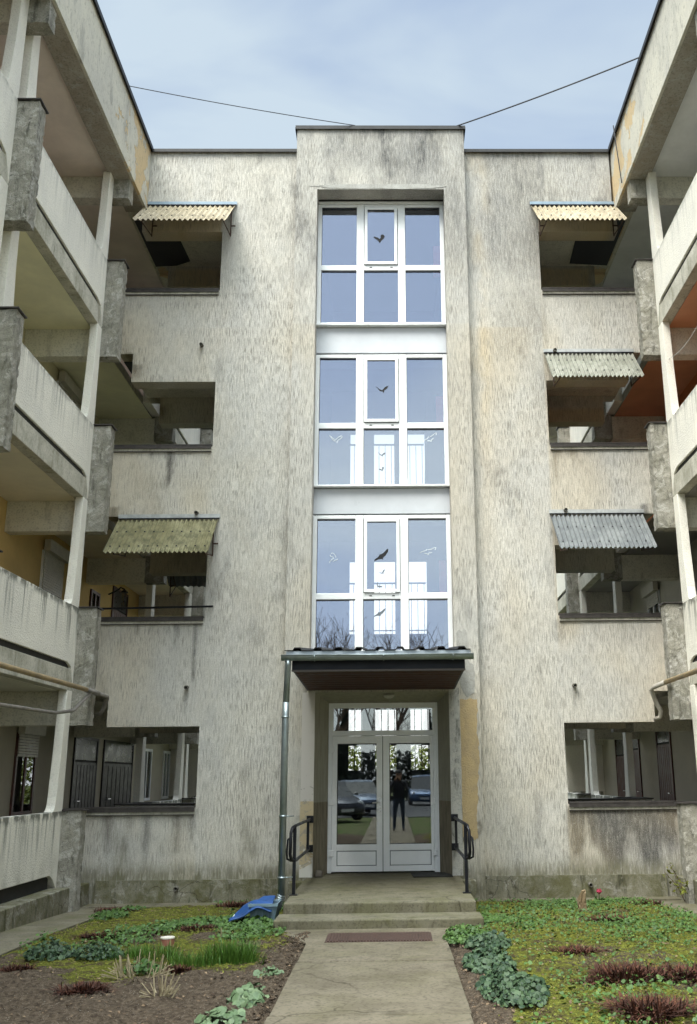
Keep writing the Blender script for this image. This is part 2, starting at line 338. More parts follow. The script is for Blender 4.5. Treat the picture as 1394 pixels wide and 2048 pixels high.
def tower_stain(v):
    c = wall_stain(v); x, z = v[:, 0], v[:, 2]; e = n3(x*6, z*6, 4)-.5
    # ochre patch on the right jamb
    pa = 0*ss(0, .03, 2.86+e*.12-z)*ss(0, .03, z-1.0-e*.3)*ss(0, .03, x-1.16+0*x)*ss(0, .03, 1.405+e*.1-x)
    c[:, 0] *= 1-pa; c[:, 1] = np.maximum(c[:, 1], pa*.8); c[:, 2] *= 1-pa
    pl = ss(0, .02, 1.38-z)*ss(0, .02, -1.0-x)*ss(0, .02, x+1.2+e*.04)*ss(0, .1, z-.75-e*.2)
    c[:, 1] = np.maximum(c[:, 1], pl*.5); c[:, 0] *= 1-pl*.8
    c[:, 0] += .5*ss(.05, .2, e)*(z < 1.4)*(x > .95) + .35*ss(.0, .25, e)*(z < 1.2)
    c[:, 0] += .55*np.exp(-((x+1.12)/.035)**2)*ss(0, .1, 2.95-z)*ss(0, .25, z-2.35)
    return np.clip(c, 0, 1)

def grid_wall(mb, regions, y0, y1, step=.045):
    """union of (x0,x1,z0,z1) rectangles that only touch, made as a slab y0..y1 with a finely divided front face and closed reveals"""
    xs = sorted({round(v, 4) for r in regions for v in r[:2]}); zs = sorted({round(v, 4) for r in regions for v in r[2:]})
    def sub(a):
        o = [a[0]]
        for p, q in zip(a, a[1:]):
            k = max(1, int(math.ceil((q-p)/step)))
            o += [p+(q-p)*i/k for i in range(1, k+1)]
        return o
    X, Z = sub(xs), sub(zs)
    def inside(x, z): return any(r[0] < x < r[1] and r[2] < z < r[3] for r in regions)
    cx = [(X[i]+X[i+1])/2 for i in range(len(X)-1)]; cz = [(Z[j]+Z[j+1])/2 for j in range(len(Z)-1)]
    ins = [[inside(a, b) for b in cz] for a in cx]
    idx = {}
    def vid(i, j, s_):
        k = (i, j, s_)
        if k not in idx: idx[k] = len(mb.v); mb.v.append((X[i], y0 if s_ == 0 else y1, Z[j]))
        return idx[k]
    for i in range(len(cx)):
        for j in range(len(cz)):
            if not ins[i][j]: continue
            mb.f.append((vid(i, j, 0), vid(i+1, j, 0), vid(i+1, j+1, 0), vid(i, j+1, 0)))
            mb.f.append((vid(i, j, 1), vid(i, j+1, 1), vid(i+1, j+1, 1), vid(i+1, j, 1)))
            if i == 0 or not ins[i-1][j]: mb.f.append((vid(i, j, 1), vid(i, j, 0), vid(i, j+1, 0), vid(i, j+1, 1)))
            if i == len(cx)-1 or not ins[i+1][j]: mb.f.append((vid(i+1, j, 0), vid(i+1, j, 1), vid(i+1, j+1, 1), vid(i+1, j+1, 0)))
            if j == 0 or not ins[i][j-1]: mb.f.append((vid(i, j, 1), vid(i+1, j, 1), vid(i+1, j, 0), vid(i, j, 0)))
            if j == len(cz)-1 or not ins[i][j+1]: mb.f.append((vid(i, j+1, 0), vid(i+1, j+1, 0), vid(i+1, j+1, 1), vid(i, j+1, 1)))
    return mb

# ------------------------------------------------------------------ ground
def gz(y): return .13*min(1., max(0., -y/3.6))
def gza(y): return .13*np.clip(-y/3.6, 0, 1)
ys = [-400, -60, -20, -8, -3.6, 0, 4, 20, 60, 400]
mb = MB()
for x0, x1 in ((-400, -40), (-40, 40), (40, 400)):
    for a, b in zip(ys, ys[1:]):
        mb.add([(x0, a, gz(a)-.05), (x1, a, gz(a)-.05), (x1, b, gz(b)-.05), (x0, b, gz(b)-.05)], [(0, 1, 2, 3)])
s = NT('lawn_and_soil', .95, 0, .1); n_ = s.noise(1.5, 6, .65); nf = s.noise(40, 3, .6, 0, 2)
s.base(s.mix(s.ramp(n_, .38, .6), s.mix(nf, (.035, .06, .012), (.06, .10, .02)), (.09, .085, .04))); s.bump(nf, .02)
o = mb.build('ground', s.m); tagp(o, kind='structure')

# garden beds (soil and moss)
s = NT('garden_soil', .97, 0, .08)
R, G, B = s.attr()[:3]
f1 = s.noise(26, 5, .7, .3); f2 = s.noise(90, 3, .6, 0, 4); f3 = s.noise(7, 5, .65, .5, 6)
soil = s.mix(s.ramp(f1, .3, .7), (.05, .036, .026), (.17, .13, .092)); soil = s.mix(s.ramp(f2, .62, .7), soil, (.33, .29, .24))
moss = s.mix(s.ramp(f1, .3, .7), (.075, .08, .015), (.21, .215, .038)); moss = s.mix(s.math('MULTIPLY', s.ramp(f3, .46, .60), .85), moss, (.075, .055, .032))
moss = s.mix(s.ramp(f2, .64, .72), moss, (.34, .33, .12))
edge = s.ramp(s.math('ADD', R, s.math('MULTIPLY', s.math('SUBTRACT', f1, .5), .9)), .4, .6)
s.base(s.mix(edge, soil, moss)); s.bump(s.math('ADD', s.math('MULTIPLY', f1, 1.2), f2), .03); SOIL = s.m
bl_ = VN(21); bh_ = VN(22)
def left_moss(x, y): return ss(-6.35, -5.6, y+(bl_(x*1.3, y*1.3)-.5)*1.2)*ss(-.75, -1.25, x+(bl_(x*2, y*2)-.5)*.5+.0*y)*(.35+.65*ss(.3, .55, bl_(x*1.7+5, y*1.2, 4)))
def right_moss(x, y): return ss(.85, 1.2, x+(bl_(x*2, y*2)-.5)*.5)*(.45+.55*ss(.25, .45, bl_(x*1.4+9, y, 4)))
def bed(x0, x1, y0, y1, mf, st=.05):
    nx = int((x1-x0)/st); ny = int((y1-y0)/st)
    X, Y = np.meshgrid(np.linspace(x0, x1, nx+1), np.linspace(y0, y1, ny+1), indexing='ij')
    mo = mf(X, Y)
    Z = gza(Y) + (bh_(X*2.2, Y*2.2, 3)-.5)*.07 + (bh_(X*9, Y*9, 4)-.5)*.075*(1.15-mo) + (bh_(X*14, Y*14, 2)-.5)*.03
    edge_ = np.minimum(np.minimum(X-x0, x1-X), np.minimum(Y-y0, y1-Y)); Z = Z-.035*(1-ss(0, .12, edge_))
    mb = MB(); mb.v = list(zip(X.ravel().tolist(), Y.ravel().tolist(), Z.ravel().tolist()))
    I = np.arange((nx+1)*(ny+1)).reshape(nx+1, ny+1)
    mb.f = list(zip(I[:-1, :-1].ravel().tolist(), I[1:, :-1].ravel().tolist(), I[1:, 1:].ravel().tolist(), I[:-1, 1:].ravel().tolist()))
    mo = mo.ravel()
    o = mb.build('garden_bed', SOIL, smooth=True, fix=False, stain=lambda v: np.stack([mo, mo*0, mo*0], 1)); tagp(o, kind='structure'); return o
bed(-3.56, -.70, -13.5, -.42, left_moss); bed(.70, 3.72, -13.5, -.30, right_moss)
def bed_z(x, y): return float(gza(np.array([y]))[0] + (bh_(np.array([x*2.2]), np.array([y*2.2]), 3)[0]-.5)*.07)

# path slabs with open joints and paved strips along the walls
mb = MB()
js = [-26, -20, -16.5, -13.3, -11.3, -9.4, -7.46, -5.46, -4.52]
for a, b in zip(js, js[1:]):
    mb.add([], []); w = .695
    mb.prism([(-w, a+.012), (w+.01, a+.016), (w, b-.012), (-w-.01, b-.009)], 'z', -.1, .131+random.uniform(-.003, .003))
mb.prism([(-.70, -4.512), (.70, -4.512), (.74, -4.40), (1.16, -3.5), (-1.16, -3.5), (-.72, -4.40)], 'z', -.1, .13)
o = mb.build('path', M['path'], bevel=.008); tagp(o, kind='structure')
mb = MB()
yy = -13
while yy < -.45:
    y2 = min(yy+1.3, -.42); za, zb = gz(yy)-.012, gz(y2)-.012
    mb.add([(-4.2, yy+.006, za), (-3.57, yy+.006, za), (-3.57, y2-.006, zb), (-4.2, y2-.006, zb), (-4.2, yy+.006, -.2), (-3.57, yy+.006, -.2), (-3.57, y2-.006, -.2), (-4.2, y2-.006, -.2)],
           [(0, 1, 2, 3), (4, 7, 6, 5), (0, 4, 5, 1), (1, 5, 6, 2), (2, 6, 7, 3), (3, 7, 4, 0)]); 
    mb.add([(3.73, yy+.006, za), (4.2, yy+.006, za), (4.2, y2-.006, zb), (3.73, y2-.006, zb), (3.73, yy+.006, -.2), (4.2, yy+.006, -.2), (4.2, y2-.006, -.2), (3.73, y2-.006, -.2)],
           [(0, 1, 2, 3), (4, 7, 6, 5), (0, 4, 5, 1), (1, 5, 6, 2), (2, 6, 7, 3), (3, 7, 4, 0)]); yy = y2
for a, b in ((-4.36, -3.2), (-3.19, -2.1), (-2.09, -1.3)): mb.box(a, b, -.41, .0, -.2, .012)
for a, b in ((1.3, 2.6), (2.61, 4.36)): mb.box(a, b, -.29, .0, -.2, .012)
M['pave'] = concrete_mat('mossy_paving', (.13, .115, .085), (.18, .16, .12), (.09, .09, .05), .6, .55, 0, 2.4, .006)
o = mb.build('pavement', M['pave'], bevel=.006); tagp(o, kind='structure')

# ------------------------------------------------------------------ central block of the building
ZT = [1.30, 4.10, 6.90, 9.70]                    # parapet tops
LINT = [2.47, 5.22, 8.03, 10.82]                 # opening tops
bld = empty('apartment_building', (0, 0, 0), 'weathered stucco middle block with glazed stair bay, flat roof and open gallery bays', 'building')
def side_regions(s_, front=True):
    """half of a transverse facade from the stair tower to the wing, as rectangles in x,z (s_ = -1 left, +1 right)"""
    r = [(1.46, 2.735, 0, 12.42)]
    r.append((2.735, 4.36, 0, ZT[0]))
    for k in (1, 2, 3):
        r.append((2.735, 4.36, ZT[k]-1.17, ZT[k])); r.append((2.735, 4.12, LINT[k-1], ZT[k]-1.17))
    r.append((2.735, 4.12, LINT[3], 11.26)); r.append((2.735, 4.06, 11.26, 12.42))
    return [(a, b, c, d) if s_ > 0 else (-b, -a, c, d) for a, b, c, d in r]
for s_ in (-1, 1):
    grid_wall(MB(), side_regions(s_), 0, .30).build('facade_wall', M['stucco'], bld, stain=wall_stain, fix=False)
    grid_wall(MB(), side_regions(s_), 1.92, 2.20, .12).build('rear_facade_wall', M['stucco'], bld, stain=wall_stain, fix=False)
    # thin weathered copings of the gallery parapets, and lintel soffit
    for k, z in enumerate(ZT):
        mb = MB().box(s_*2.745, s_*4.37, -.045, .30, z+.002, z+.022).box(s_*2.745, s_*4.37, -.042, -.032, z-.05, z+.002)
        mb.build('coping', M['coping'], bld)
        mb = MB().box(s_*2.748, s_*4.36, -.022, -.002, z-.085, z-.012); mb.build('coping_board', M['slab'], bld); MB().box(s_*2.75, s_*4.358, -.030, -.001, z-.098, z-.087).build('drip_edge', M['coping'], bld)
        box('coping', M['coping'], bld, (s_*2.745, s_*4.36, 1.88, 2.24, z+.002, z+.024))
    for k in range(4):
        zc = ZT[k]-1.17                        # slab under gallery level k
        if k: box('gallery_slab', M['beam'], bld, (s_*1.46, s_*4.36, .30, 1.92, zc+.01, zc+.17))
    box('gallery_ceiling', M['beam'], bld, (s_*1.46, s_*4.36, .30, 1.92, 11.25, 11.45))
    # dark bitumen felt patches showing on the ceilings by the wing
    FELT = plain('dark_felt', (.05, .052, .06), .9)
    if s_ < 0: MB().prism([(-4.36, .32), (-3.72, .32), (-3.66, 1.7), (-3.95, 1.86), (-4.36, 1.9)], 'z', 11.235, 11.247).build('felt_patch', FELT, bld); MB().prism([(-4.36, .32), (-3.95, .32), (-4.0, .8), (-4.36, 1.4)], 'z', 8.525, 8.537).build('felt_patch', FELT, bld)
    else: MB().prism([(3.55, .32), (4.36, .32), (4.36, 1.88), (3.62, 1.8)], 'z', 11.235, 11.247).build('felt_patch', FELT, bld); MB().prism([(3.8, .32), (4.36, .32), (4.36, 1.2), (3.9, .9)], 'z', 8.525, 8.537).build('felt_patch', FELT, bld)
    box('roof_slab', M['flash'], bld, (s_*1.46, s_*4.05, .30, 1.92, 12.1, 12.40))
    # plinth and roof flashing
    grid_wall(MB(), [(1.20, 4.10, -.2, .315) if s_ > 0 else (-4.10, -1.20, -.2, .315)], -.05, -.003, .06).build('plinth', M['plinth'], bld)
    mb = MB().box(s_*1.475, s_*4.05, -.05, 2.25, 12.425, 12.445).box(s_*1.475, s_*4.05, -.055, -.045, 12.385, 12.445); mb.build('roof_flashing', M['flash'], bld)

# stair tower
tw = [(-1.47, -1.10, 2.94, 11.56), (1.10, 1.47, 2.94, 11.56), (-1.47, 1.47, 11.56, 12.80), (-1.47, -1.0, 0, 2.94), (1.0, 1.47, 0, 2.94), (-1.10, -1.0, 2.94, 2.96), (1.0, 1.10, 2.94, 2.96)]
grid_wall(MB(), tw, -.15, .16, .03).build('tower_wall', M['stucco'], bld, stain=tower_stain, fix=False)
grid_wall(MB(), [(-1.0, 1.0, 2.94, 3.5)], -.14, .16, .05).build('door_lintel', M['stucco'], bld, stain=tower_stain, fix=False)
mb = MB().box(-1.47, -1.12, .162, 4.7, -.1, 12.78).box(1.12, 1.47, .162, 4.7, -.1, 12.78).box(-1.12, 1.12, .162, 4.7, 11.6, 12.78)
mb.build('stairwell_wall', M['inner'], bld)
mb = MB().box(-1.50, 1.50, -.185, 4.72, 12.802, 12.825).box(-1.50, 1.50, -.19, -.18, 12.755, 12.825).box(-1.505, -1.495, -.18, 4.7, 12.755, 12.80).box(1.495, 1.505, -.18, 4.7, 12.755, 12.80)
mb.build('roof_flashing', M['flash'], bld)
# crumbling edges of render round the stair bay: thin broken flakes of bare plaster
M['bare'] = concrete_mat('bare_grey_render', (.33, .32, .295), (.42, .41, .385), (.2, .19, .17), .4, 0, 0, 6, .004)
def flake(x0, x1, z0, z1, y, seed, mat=None, name='bare_render_patch', n=26, amp=.25):
    rr = random.Random(seed); cx, cz, a, b = (x0+x1)/2, (z0+z1)/2, (x1-x0)/2, (z1-z0)/2; pts = []
    k = 1.
    for i in range(n):
        t = 2*math.pi*i/n; k = .55*k+.45*rr.uniform(1-amp, 1+amp)
        q = (abs(math.cos(t))**3+abs(math.sin(t))**3)**(-1/3.)
        pts.append((cx+a*k*q*math.cos(t), cz+b*k*q*math.sin(t)))
    MB().prism(pts, 'y', y, y-.004).build(name, mat or M['bare'], bld)
flake(1.13, 1.30, 3.35, 3.85, -.151, 5); flake(1.17, 1.40, 2.85, 3.4, -.1515, 8)
flake(-1.09, 1.09, 11.57, 11.66, -.151, 12, n=60)
OC = NT('ochre_roughcast', .92, 0, .15); q_ = OC.noise(55, 3, .6); w_ = OC.noise(5, 5, .65, .4, 2)
OC.base(OC.mix(OC.ramp(w_, .35, .7), (.52, .39, .215), (.43, .33, .20))); OC.bump(q_, .012)
rr_ = random.Random(4); pts = []
def walk(n, a): 
    o_ = [0.]; 
    for _ in range(n): o_.append(.82*o_[-1]+rr_.uniform(-a, a))
    return o_
nn0 = 60; e1, e2 = walk(nn0, .0022), walk(nn0, .011)
pts += [(1.165+e1[i], .86+1.96*i/nn0) for i in range(nn0+1)]
tp_ = walk(12, .012); pts += [(1.165+.25*i/12, 2.83+tp_[i]) for i in range(1, 12)]
pts += [(min(1.462, 1.425-.02*(i/nn0)-.03*(i > 45)*(i-45)/15+e2[i]), 2.82-1.96*i/nn0) for i in range(nn0+1)]
bt_ = walk(14, .02); pts += [(1.40-.23*i/14, .84+bt_[i]) for i in range(1, 14)]
from mathutils.geometry import tessellate_polygon as tess_
tri_ = tess_([[Vector((p[0], p[1], 0)) for p in pts]]); npt = len(pts)
MB().add([(p[0], -.1545, p[1]) for p in pts]+[(p[0], -.1502, p[1]) for p in pts], [tuple(t) for t in tri_]+[(i, i+npt, (i+1) % npt+npt, (i+1) % npt) for i in range(npt)]).build('ochre_render_patch', OC.m, bld)

# splayed door reveal
mb = MB()
mb.add([(-1.0, -.148, .2), (-.83, .42, .2), (-.83, .42, 2.82), (-1.0, -.148, 2.94)], [(0, 1, 2, 3)])
mb.add([(1.0, -.148, .2), (.85, .42, .2), (.85, .42, 2.82), (1.0, -.148, 2.94)], [(3, 2, 1, 0)])
mb.add([(-1.0, -.148, 2.94), (1.0, -.148, 2.94), (.85, .42, 2.82), (-.83, .42, 2.82)], [(0, 3, 2, 1)])
mb.add([(-1.12, .42, .2), (-.83, .42, .2), (-.83, .42, 2.82), (-1.12, .42, 2.82), (-1.12, .42, 3.1), (1.12, .42, 3.1), (1.12, .42, 2.82), (.85, .42, 2.82), (.85, .42, .2), (1.12, .42, .2)], [(0, 1, 2, 3), (3, 6, 5, 4), (8, 9, 6, 7)])
s = NT('reveal_plaster', .92, 0, .15); Z = s.xyz()[2]
lo = s.ramp(Z, 1.355, 1.365, 1, 0, False); q = s.noise((16, 16, 3), 5, .65, .3)
up = s.mix(s.ramp(q, .35, .65), (.33, .315, .26), (.40, .385, .32)); dn = s.mix(s.ramp(q, .35, .65), (.20, .175, .13), (.30, .265, .20))
s.base(s.mix(lo, up, dn)); s.bump(q, .006)
mb.build('door_reveal', s.m, bld, fix=False)
# smooth painted strips either side of the doorway
s = NT('jamb_paint', .9, 0, .2); Z = s.xyz()[2]; q = s.noise(9, 7, .7, .6); q2 = s.noise(5, 6, .7, .5, 3)
c = s.mix(s.ramp(Z, 1.375, 1.385, 1, 0, False), (.56, .53, .50), (.50, .41, .27))
lowk = s.ramp(Z, 2.6, .5, 0, 1)
c = s.mix(s.math('MULTIPLY', s.ramp(s.math('ADD', q, s.math('MULTIPLY', lowk, .14)), .66, .70), .7), c, (.30, .29, .26))
c = s.mix(s.ramp(s.math('ADD', q2, s.math('MULTIPLY', s.ramp(Z, .9, .4, 0, 1), .25)), .66, .70), c, (.62, .60, .56)); s.base(c); s.bump(q, .006)
JP = s.m
box('painted_jamb', JP, bld, (-1.19, -1.0, -.156, -.149, .34, 2.94)); box('painted_jamb', concrete_mat('peeling_jamb_paint', (.50, .49, .46), (.42, .41, .385), (.09, .09, .085), .85, .1, .8, 4, .006), bld, (1.0, 1.155, -.157, -.149, .34, 2.99))

# rear stairwell wall with its windows, landings and railings
rear = [(-1.12, 1.12, -.1, 1.84), (-1.12, 1.12, 3.0, 4.48), (-1.12, 1.12, 6.0, 7.28), (-1.12, 1.12, 8.80, 11.6)]
for z0, z1 in ((1.84, 3.0), (4.48, 6.0), (7.28, 8.8)):
    rear += [(-1.12, -.72, z0, z1), (-.45, -.215, z0, z1), (.215, .50, z0, z1), (.865, 1.12, z0, z1)]
grid_wall(MB(), rear, 4.5, 4.7, 2).build('rear_stairwell_wall', M['inner'], bld, fix=False)
for k, z in enumerate((.34, 3.08, 5.88, 8.68)):
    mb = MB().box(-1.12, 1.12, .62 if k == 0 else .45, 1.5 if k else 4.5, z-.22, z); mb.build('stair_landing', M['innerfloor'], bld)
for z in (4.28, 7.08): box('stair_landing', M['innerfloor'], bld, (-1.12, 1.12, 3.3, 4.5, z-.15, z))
for za in (3.08, 5.88):
    MB().prism([(1.5, za-.2), (1.5, za), (3.3, za+1.2), (3.3, za+1.0)], 'x', -1.12, -.72).build('stair_flight', M['innerfloor'], bld)
    MB().prism([(1.5, za+2.58), (1.5, za+2.8), (3.3, za+1.2), (3.3, za+1.0)], 'x', .80, 1.12).build('stair_flight', M['innerfloor'], bld)
for z in (4.28, 7.08):
    mb = MB().box(-.72, .80, 3.28, 3.31, z+.98, z+1.01).box(-.72, .80, 3.28, 3.31, z+.08, z+.1)
    for i in range(13): x = -.70+i*.122; mb.box(x-.006, x+.006, 3.285, 3.305, z+.02, z+.99)
    mb.build('stair_railing', M['rail'], bld)
mb = MB().box(-.9, .9, 4.44, 4.46, 2.3, 2.33)
for i in range(14): x = -.85+i*.13; mb.box(x-.009, x+.009, 4.44, 4.455, 1.84, 3.0)
mb.build('window_grille', M['rail'], bld)
for z0, z1 in ((10.15, 10.72), (7.30, 7.88), (4.42, 5.05)): box('fire_cabinet', M['redbox'], bld, (.915, 1.03, .305, .37, z0, z1))

# windows of the stair bay
def bird(cx, cz, y, w, kind, ang=0.):
    P = {0: [(0, 0), (.12, .12), (.10, .34), (.22, .46), (.36, .42), (.48, .30), (.40, .08), (.26, -.08), (.16, -.16), (.10, -.32), (0, -.34), (-.06, -.24), (-.12, -.14), (-.3, -.02), (-.52, .18), (-.42, .26), (-.2, .16), (-.1, .14)],
         1: [(0, -.05), (.1, .06), (.24, .2), (.5, .3), (.55, .22), (.4, .04), (.2, -.08), (.14, -.2), (.1, -.34), (.04, -.18), (-.1, -.14), (-.2, -.1), (-.34, .14), (-.52, .34), (-.36, .24), (-.2, .06)],
         2: [(-.6, -.5), (-.5, -.32), (-.2, -.08), (-.14, .1), (-.04, .06), (.2, .22), (.44, .5), (.56, .52), (.54, .3), (.34, -.02), (.14, -.2), (.16, -.36), (.02, -.3), (-.22, -.34)]}[kind]
    ca, sa = math.cos(ang), math.sin(ang)
    return [(cx+w*(a*ca-b*sa), cz+w*(a*sa+b*ca)) for a, b in P], y
YW = .22
M['bird_black'] = plain('black_vinyl', (.012, .012, .014), .7); M['bird_grey'] = plain('grey_vinyl', (.16, .18, .20), .7); M['bird_white'] = plain('faded_white_vinyl', (.62, .68, .74), .7)
BIRDS = {2: [(-.03, 10.80, .20, 0, 'bird_black', 0)],
         1: [(.01, 7.96, .20, 1, 'bird_black', .1), (-.76, 7.10, .20, 1, 'bird_white', 0), (.80, 7.12, .18, 2, 'bird_white', -.1), (.0, 6.83, .12, 1, 'bird_grey', 0), (.0, 6.57, .09, 0, 'bird_grey', .2)],
         0: [(-.01, 5.12, .20, 2, 'bird_black', 0), (-.77, 5.08, .17, 0, 'bird_white', 1.2), (.74, 5.20, .18, 2, 'bird_white', -.4), (-.0, 4.84, .11, 1, 'bird_grey', .4), (-.06, 4.63, .12, 1, 'bird_grey', -.8), (-.04, 4.20, .15, 2, 'bird_grey', -.1)]}
WIN = [(3.56, 4.465, 5.79), (6.26, 7.33, 8.61), (9.16, 10.25, 11.50)]
for wi, (z0, zm, z1) in enumerate(WIN):
    fr = MB(); d0, d1 = YW, YW+.07
    for a, b in ((-1.115, -1.04), (-.428, -.298), (.292, .422), (1.035, 1.115)): fr.box(a, b, d0, d1, z0, z1)
    for a, b in ((-1.04, -.428), (-.298, .292), (.422, 1.035)):
        fr.box(a, b, d0+.002, d1, z0, z0+.05); fr.box(a, b, d0+.002, d1, z1-.06, z1); fr.box(a, b, d0+.002, d1, zm-.05, zm+.05)
    # thin profile ridges of the glazing beads
    w = fr.build('stairwell_window', M['pvc'], bld, bevel=.008)
    sh = MB(); a, b, c, d = -.29, .284, zm+.055, z1-.065; t = .052
    sh.box(a, a+t, d0-.028, d0-.002, c, d).box(b-t, b, d0-.028, d0-.002, c, d).box(a+t, b-t, d0-.027, d0-.002, c, c+t).box(a+t, b-t, d0-.027, d0-.002, d-t, d)
    sa = sh.build('sash', M['pvc'], w, bevel=.006)
    gk = MB()
    for (x0, x1) in ((-1.04, -.428), (-.298, .292), (.422, 1.035)):
        for (c0, c1) in ((z0+.05, zm-.05), (zm+.05, z1-.06)):
            cen = x0 > -.5 and x0 < 0 and c1 > zm
            e = .055 if cen else 0
            gm = MB().box(x0+e, x1-e, d0+.03 if not cen else d0-.015, d0+.036 if not cen else d0-.009, c0+e, c1-e)
            gm.build('glass_pane', M['glass'], w)
            yb = d0+.004 if not cen else d0-.0175; t = .008
            gk.box(x0+e, x1-e, yb, yb+.01, c1-e-t*2.2, c1-e).box(x0+e, x0+e+t*.6, yb, yb+.01, c0+e, c1-e)
    gk.build('gasket', M['pvc_shade'], w)
    hg = MB().box(-.2, -.16, d0-.006, d0-.001, zm+.0, zm+.012).box(.16, .20, d0-.006, d0-.001, zm+.0, zm+.012); hg.build('drain_cap', M['black'], w)
    for (cx, cz, ww, kd, mt, an) in BIRDS[wi]:
        cen = abs(cx) < .25 and cz > zm; P, yy = bird(cx, cz, d0+.0285 if not cen else d0-.0165, ww, kd, an)
        if mt == 'bird_white': 
            mb = MB(); 
            for i in range(len(P)):
                if i % 5 == 3: continue
                p, q_ = P[i], P[(i+1) % len(P)]; mb.tube([(p[0], yy, p[1]), (q_[0], yy, q_[1])], .008, 4)
            mb.build('bird_sticker', M[mt], w)
        else: MB().prism(P, 'y', yy, yy-.0015).build('bird_sticker', M[mt], w)
for z0, z1 in ((5.81, 6.235), (8.635, 9.10)):
    box('spandrel_panel', plain('white_spandrel_sheet', (.58, .60, .64), .35, 0, .04, 3), bld, (-1.115, 1.115, YW-.005, YW+.06, z0, z1), .004)
    box('window_sill', M['pvc'], bld, (-1.125, 1.125, YW-.10, YW+.02, z1+.012, z1+.042), .006)
box('window_head_trim', M['pvc'], bld, (-1.1, 1.1, YW-.012, YW+.05, 11.505, 11.555), .004)

# entrance door
dr = MB(); Y = .40
dr.box(-.83, -.77, Y, Y+.07, .34, 2.82).box(.815, .85, Y, Y+.07, .34, 2.82).box(-.77, .815, Y+.001, Y+.07, 2.74, 2.82).box(-.77, .815, Y+.001, Y+.07, 2.325, 2.40)
dr.box(-.77, -.755, Y+.002, Y+.07, 2.40, 2.74).box(.77, .815, Y+.002, Y+.07, .34, 2.74)
door = dr.build('entrance_door', M['pvc'], bld, bevel=.006)
MB().box(-.755, .77, Y+.03, Y+.036, 2.40, 2.74).build('transom_glass', M['glassdoor'], door)
for a, b, g0, g1 in ((-.768, -.004, -.69, -.094), (.006, .768, .102, .724)):
    lf = MB().box(a, g0, Y-.02, Y+.04, .36, 2.32).box(g1, b, Y-.02, Y+.04, .36, 2.32).box(g0, g1, Y-.019, Y+.04, .36, .44).box(g0, g1, Y-.019, Y+.04, .655, .745).box(g0, g1, Y-.019, Y+.04, 2.205, 2.32)
    lf.box(g0+.012, g1-.012, Y-.012, Y+.03, .452, .643)
    lf.build('door_leaf', M['pvc'], door, bevel=.006)
    MB().box(g0, g1, Y+.008, Y+.014, .745, 2.205).build('glass_pane', M['glassdoor'], door)
    MB().box(g0, g1, Y-.010, Y-.004, .44, .655).build('panel_groove', plain('grey_gasket', (.24, .25, .26), .7), door)
    MB().box(g0, g1, Y-.0185, Y-.008, 2.193, 2.205).box(g0, g0+.008, Y-.0185, Y-.008, .745, 2.2).box(g0, g1, Y-.0185, Y-.008, .745, .752).build('gasket', M['pvc_shade'], door)
for sx in (-.785, .785):
    for hz in (.62, 1.35, 2.12):
        MB().box(sx-.03, sx+.05*(1 if sx < 0 else .2), Y-.04, Y-.02, hz-.045, hz+.045).build('hinge', M['pvc'], door, bevel=.006)
mb = MB().tube([(-.045, Y-.02, 1.345), (-.045, Y-.075, 1.345), (-.155, Y-.075, 1.335)], .011, 8).box(-.062, -.03, Y-.027, Y-.019, 1.29, 1.40).box(-.058, -.034, Y-.027, Y-.019, 1.20, 1.26)
mb.build('door_handle', plain('brushed_aluminium', (.55, .55, .56), .3, .9), door)
box('meeting_gap', M['pvc_shade'], door, (-.004, .006, Y+.0, Y+.02, .36, 2.32))
box('threshold', M['steps'], bld, (-1.0, 1.0, .30, .62, .0, .335))
# drain stubs in the wall
DR = plain('rusty_drain_pipe', (.13, .12, .10), .7, .3, .3, 30)
for (x, z) in ((-2.99, 8.67), (2.92, 3.02), (-2.95, 3.04), (-2.94, .21), (2.98, .19), (-2.93, 5.77), (2.90, 8.55), (2.93, 5.78)):
    mb = MB(); y0 = -.05 if z < .4 else 0; n = 14; L = .09; r0, r1 = .030, .021; vs = []; fs = []
    for (yy, r) in ((y0+.03, r0), (y0-L, r0), (y0-L, r1), (y0+.03, r1)):
        for k in range(n): a = 2*math.pi*k/n; vs.append((x+r*math.cos(a), yy, z+r*math.sin(a)+(.008 if yy > y0 else -.004)))
    for i in range(3):
        for k in range(n): fs.append((i*n+k, i*n+(k+1) % n, (i+1)*n+(k+1) % n, (i+1)*n+k))
    mb.add(vs, fs); mb.build('drain_spout', DR, bld, smooth=True)
    MB().prism([(x+.02*math.cos(i*.6), z+.02*math.sin(i*.6)) for i in range(10)], 'y', y0-.012, y0-.016).build('drain_hole', M['gap'], bld)

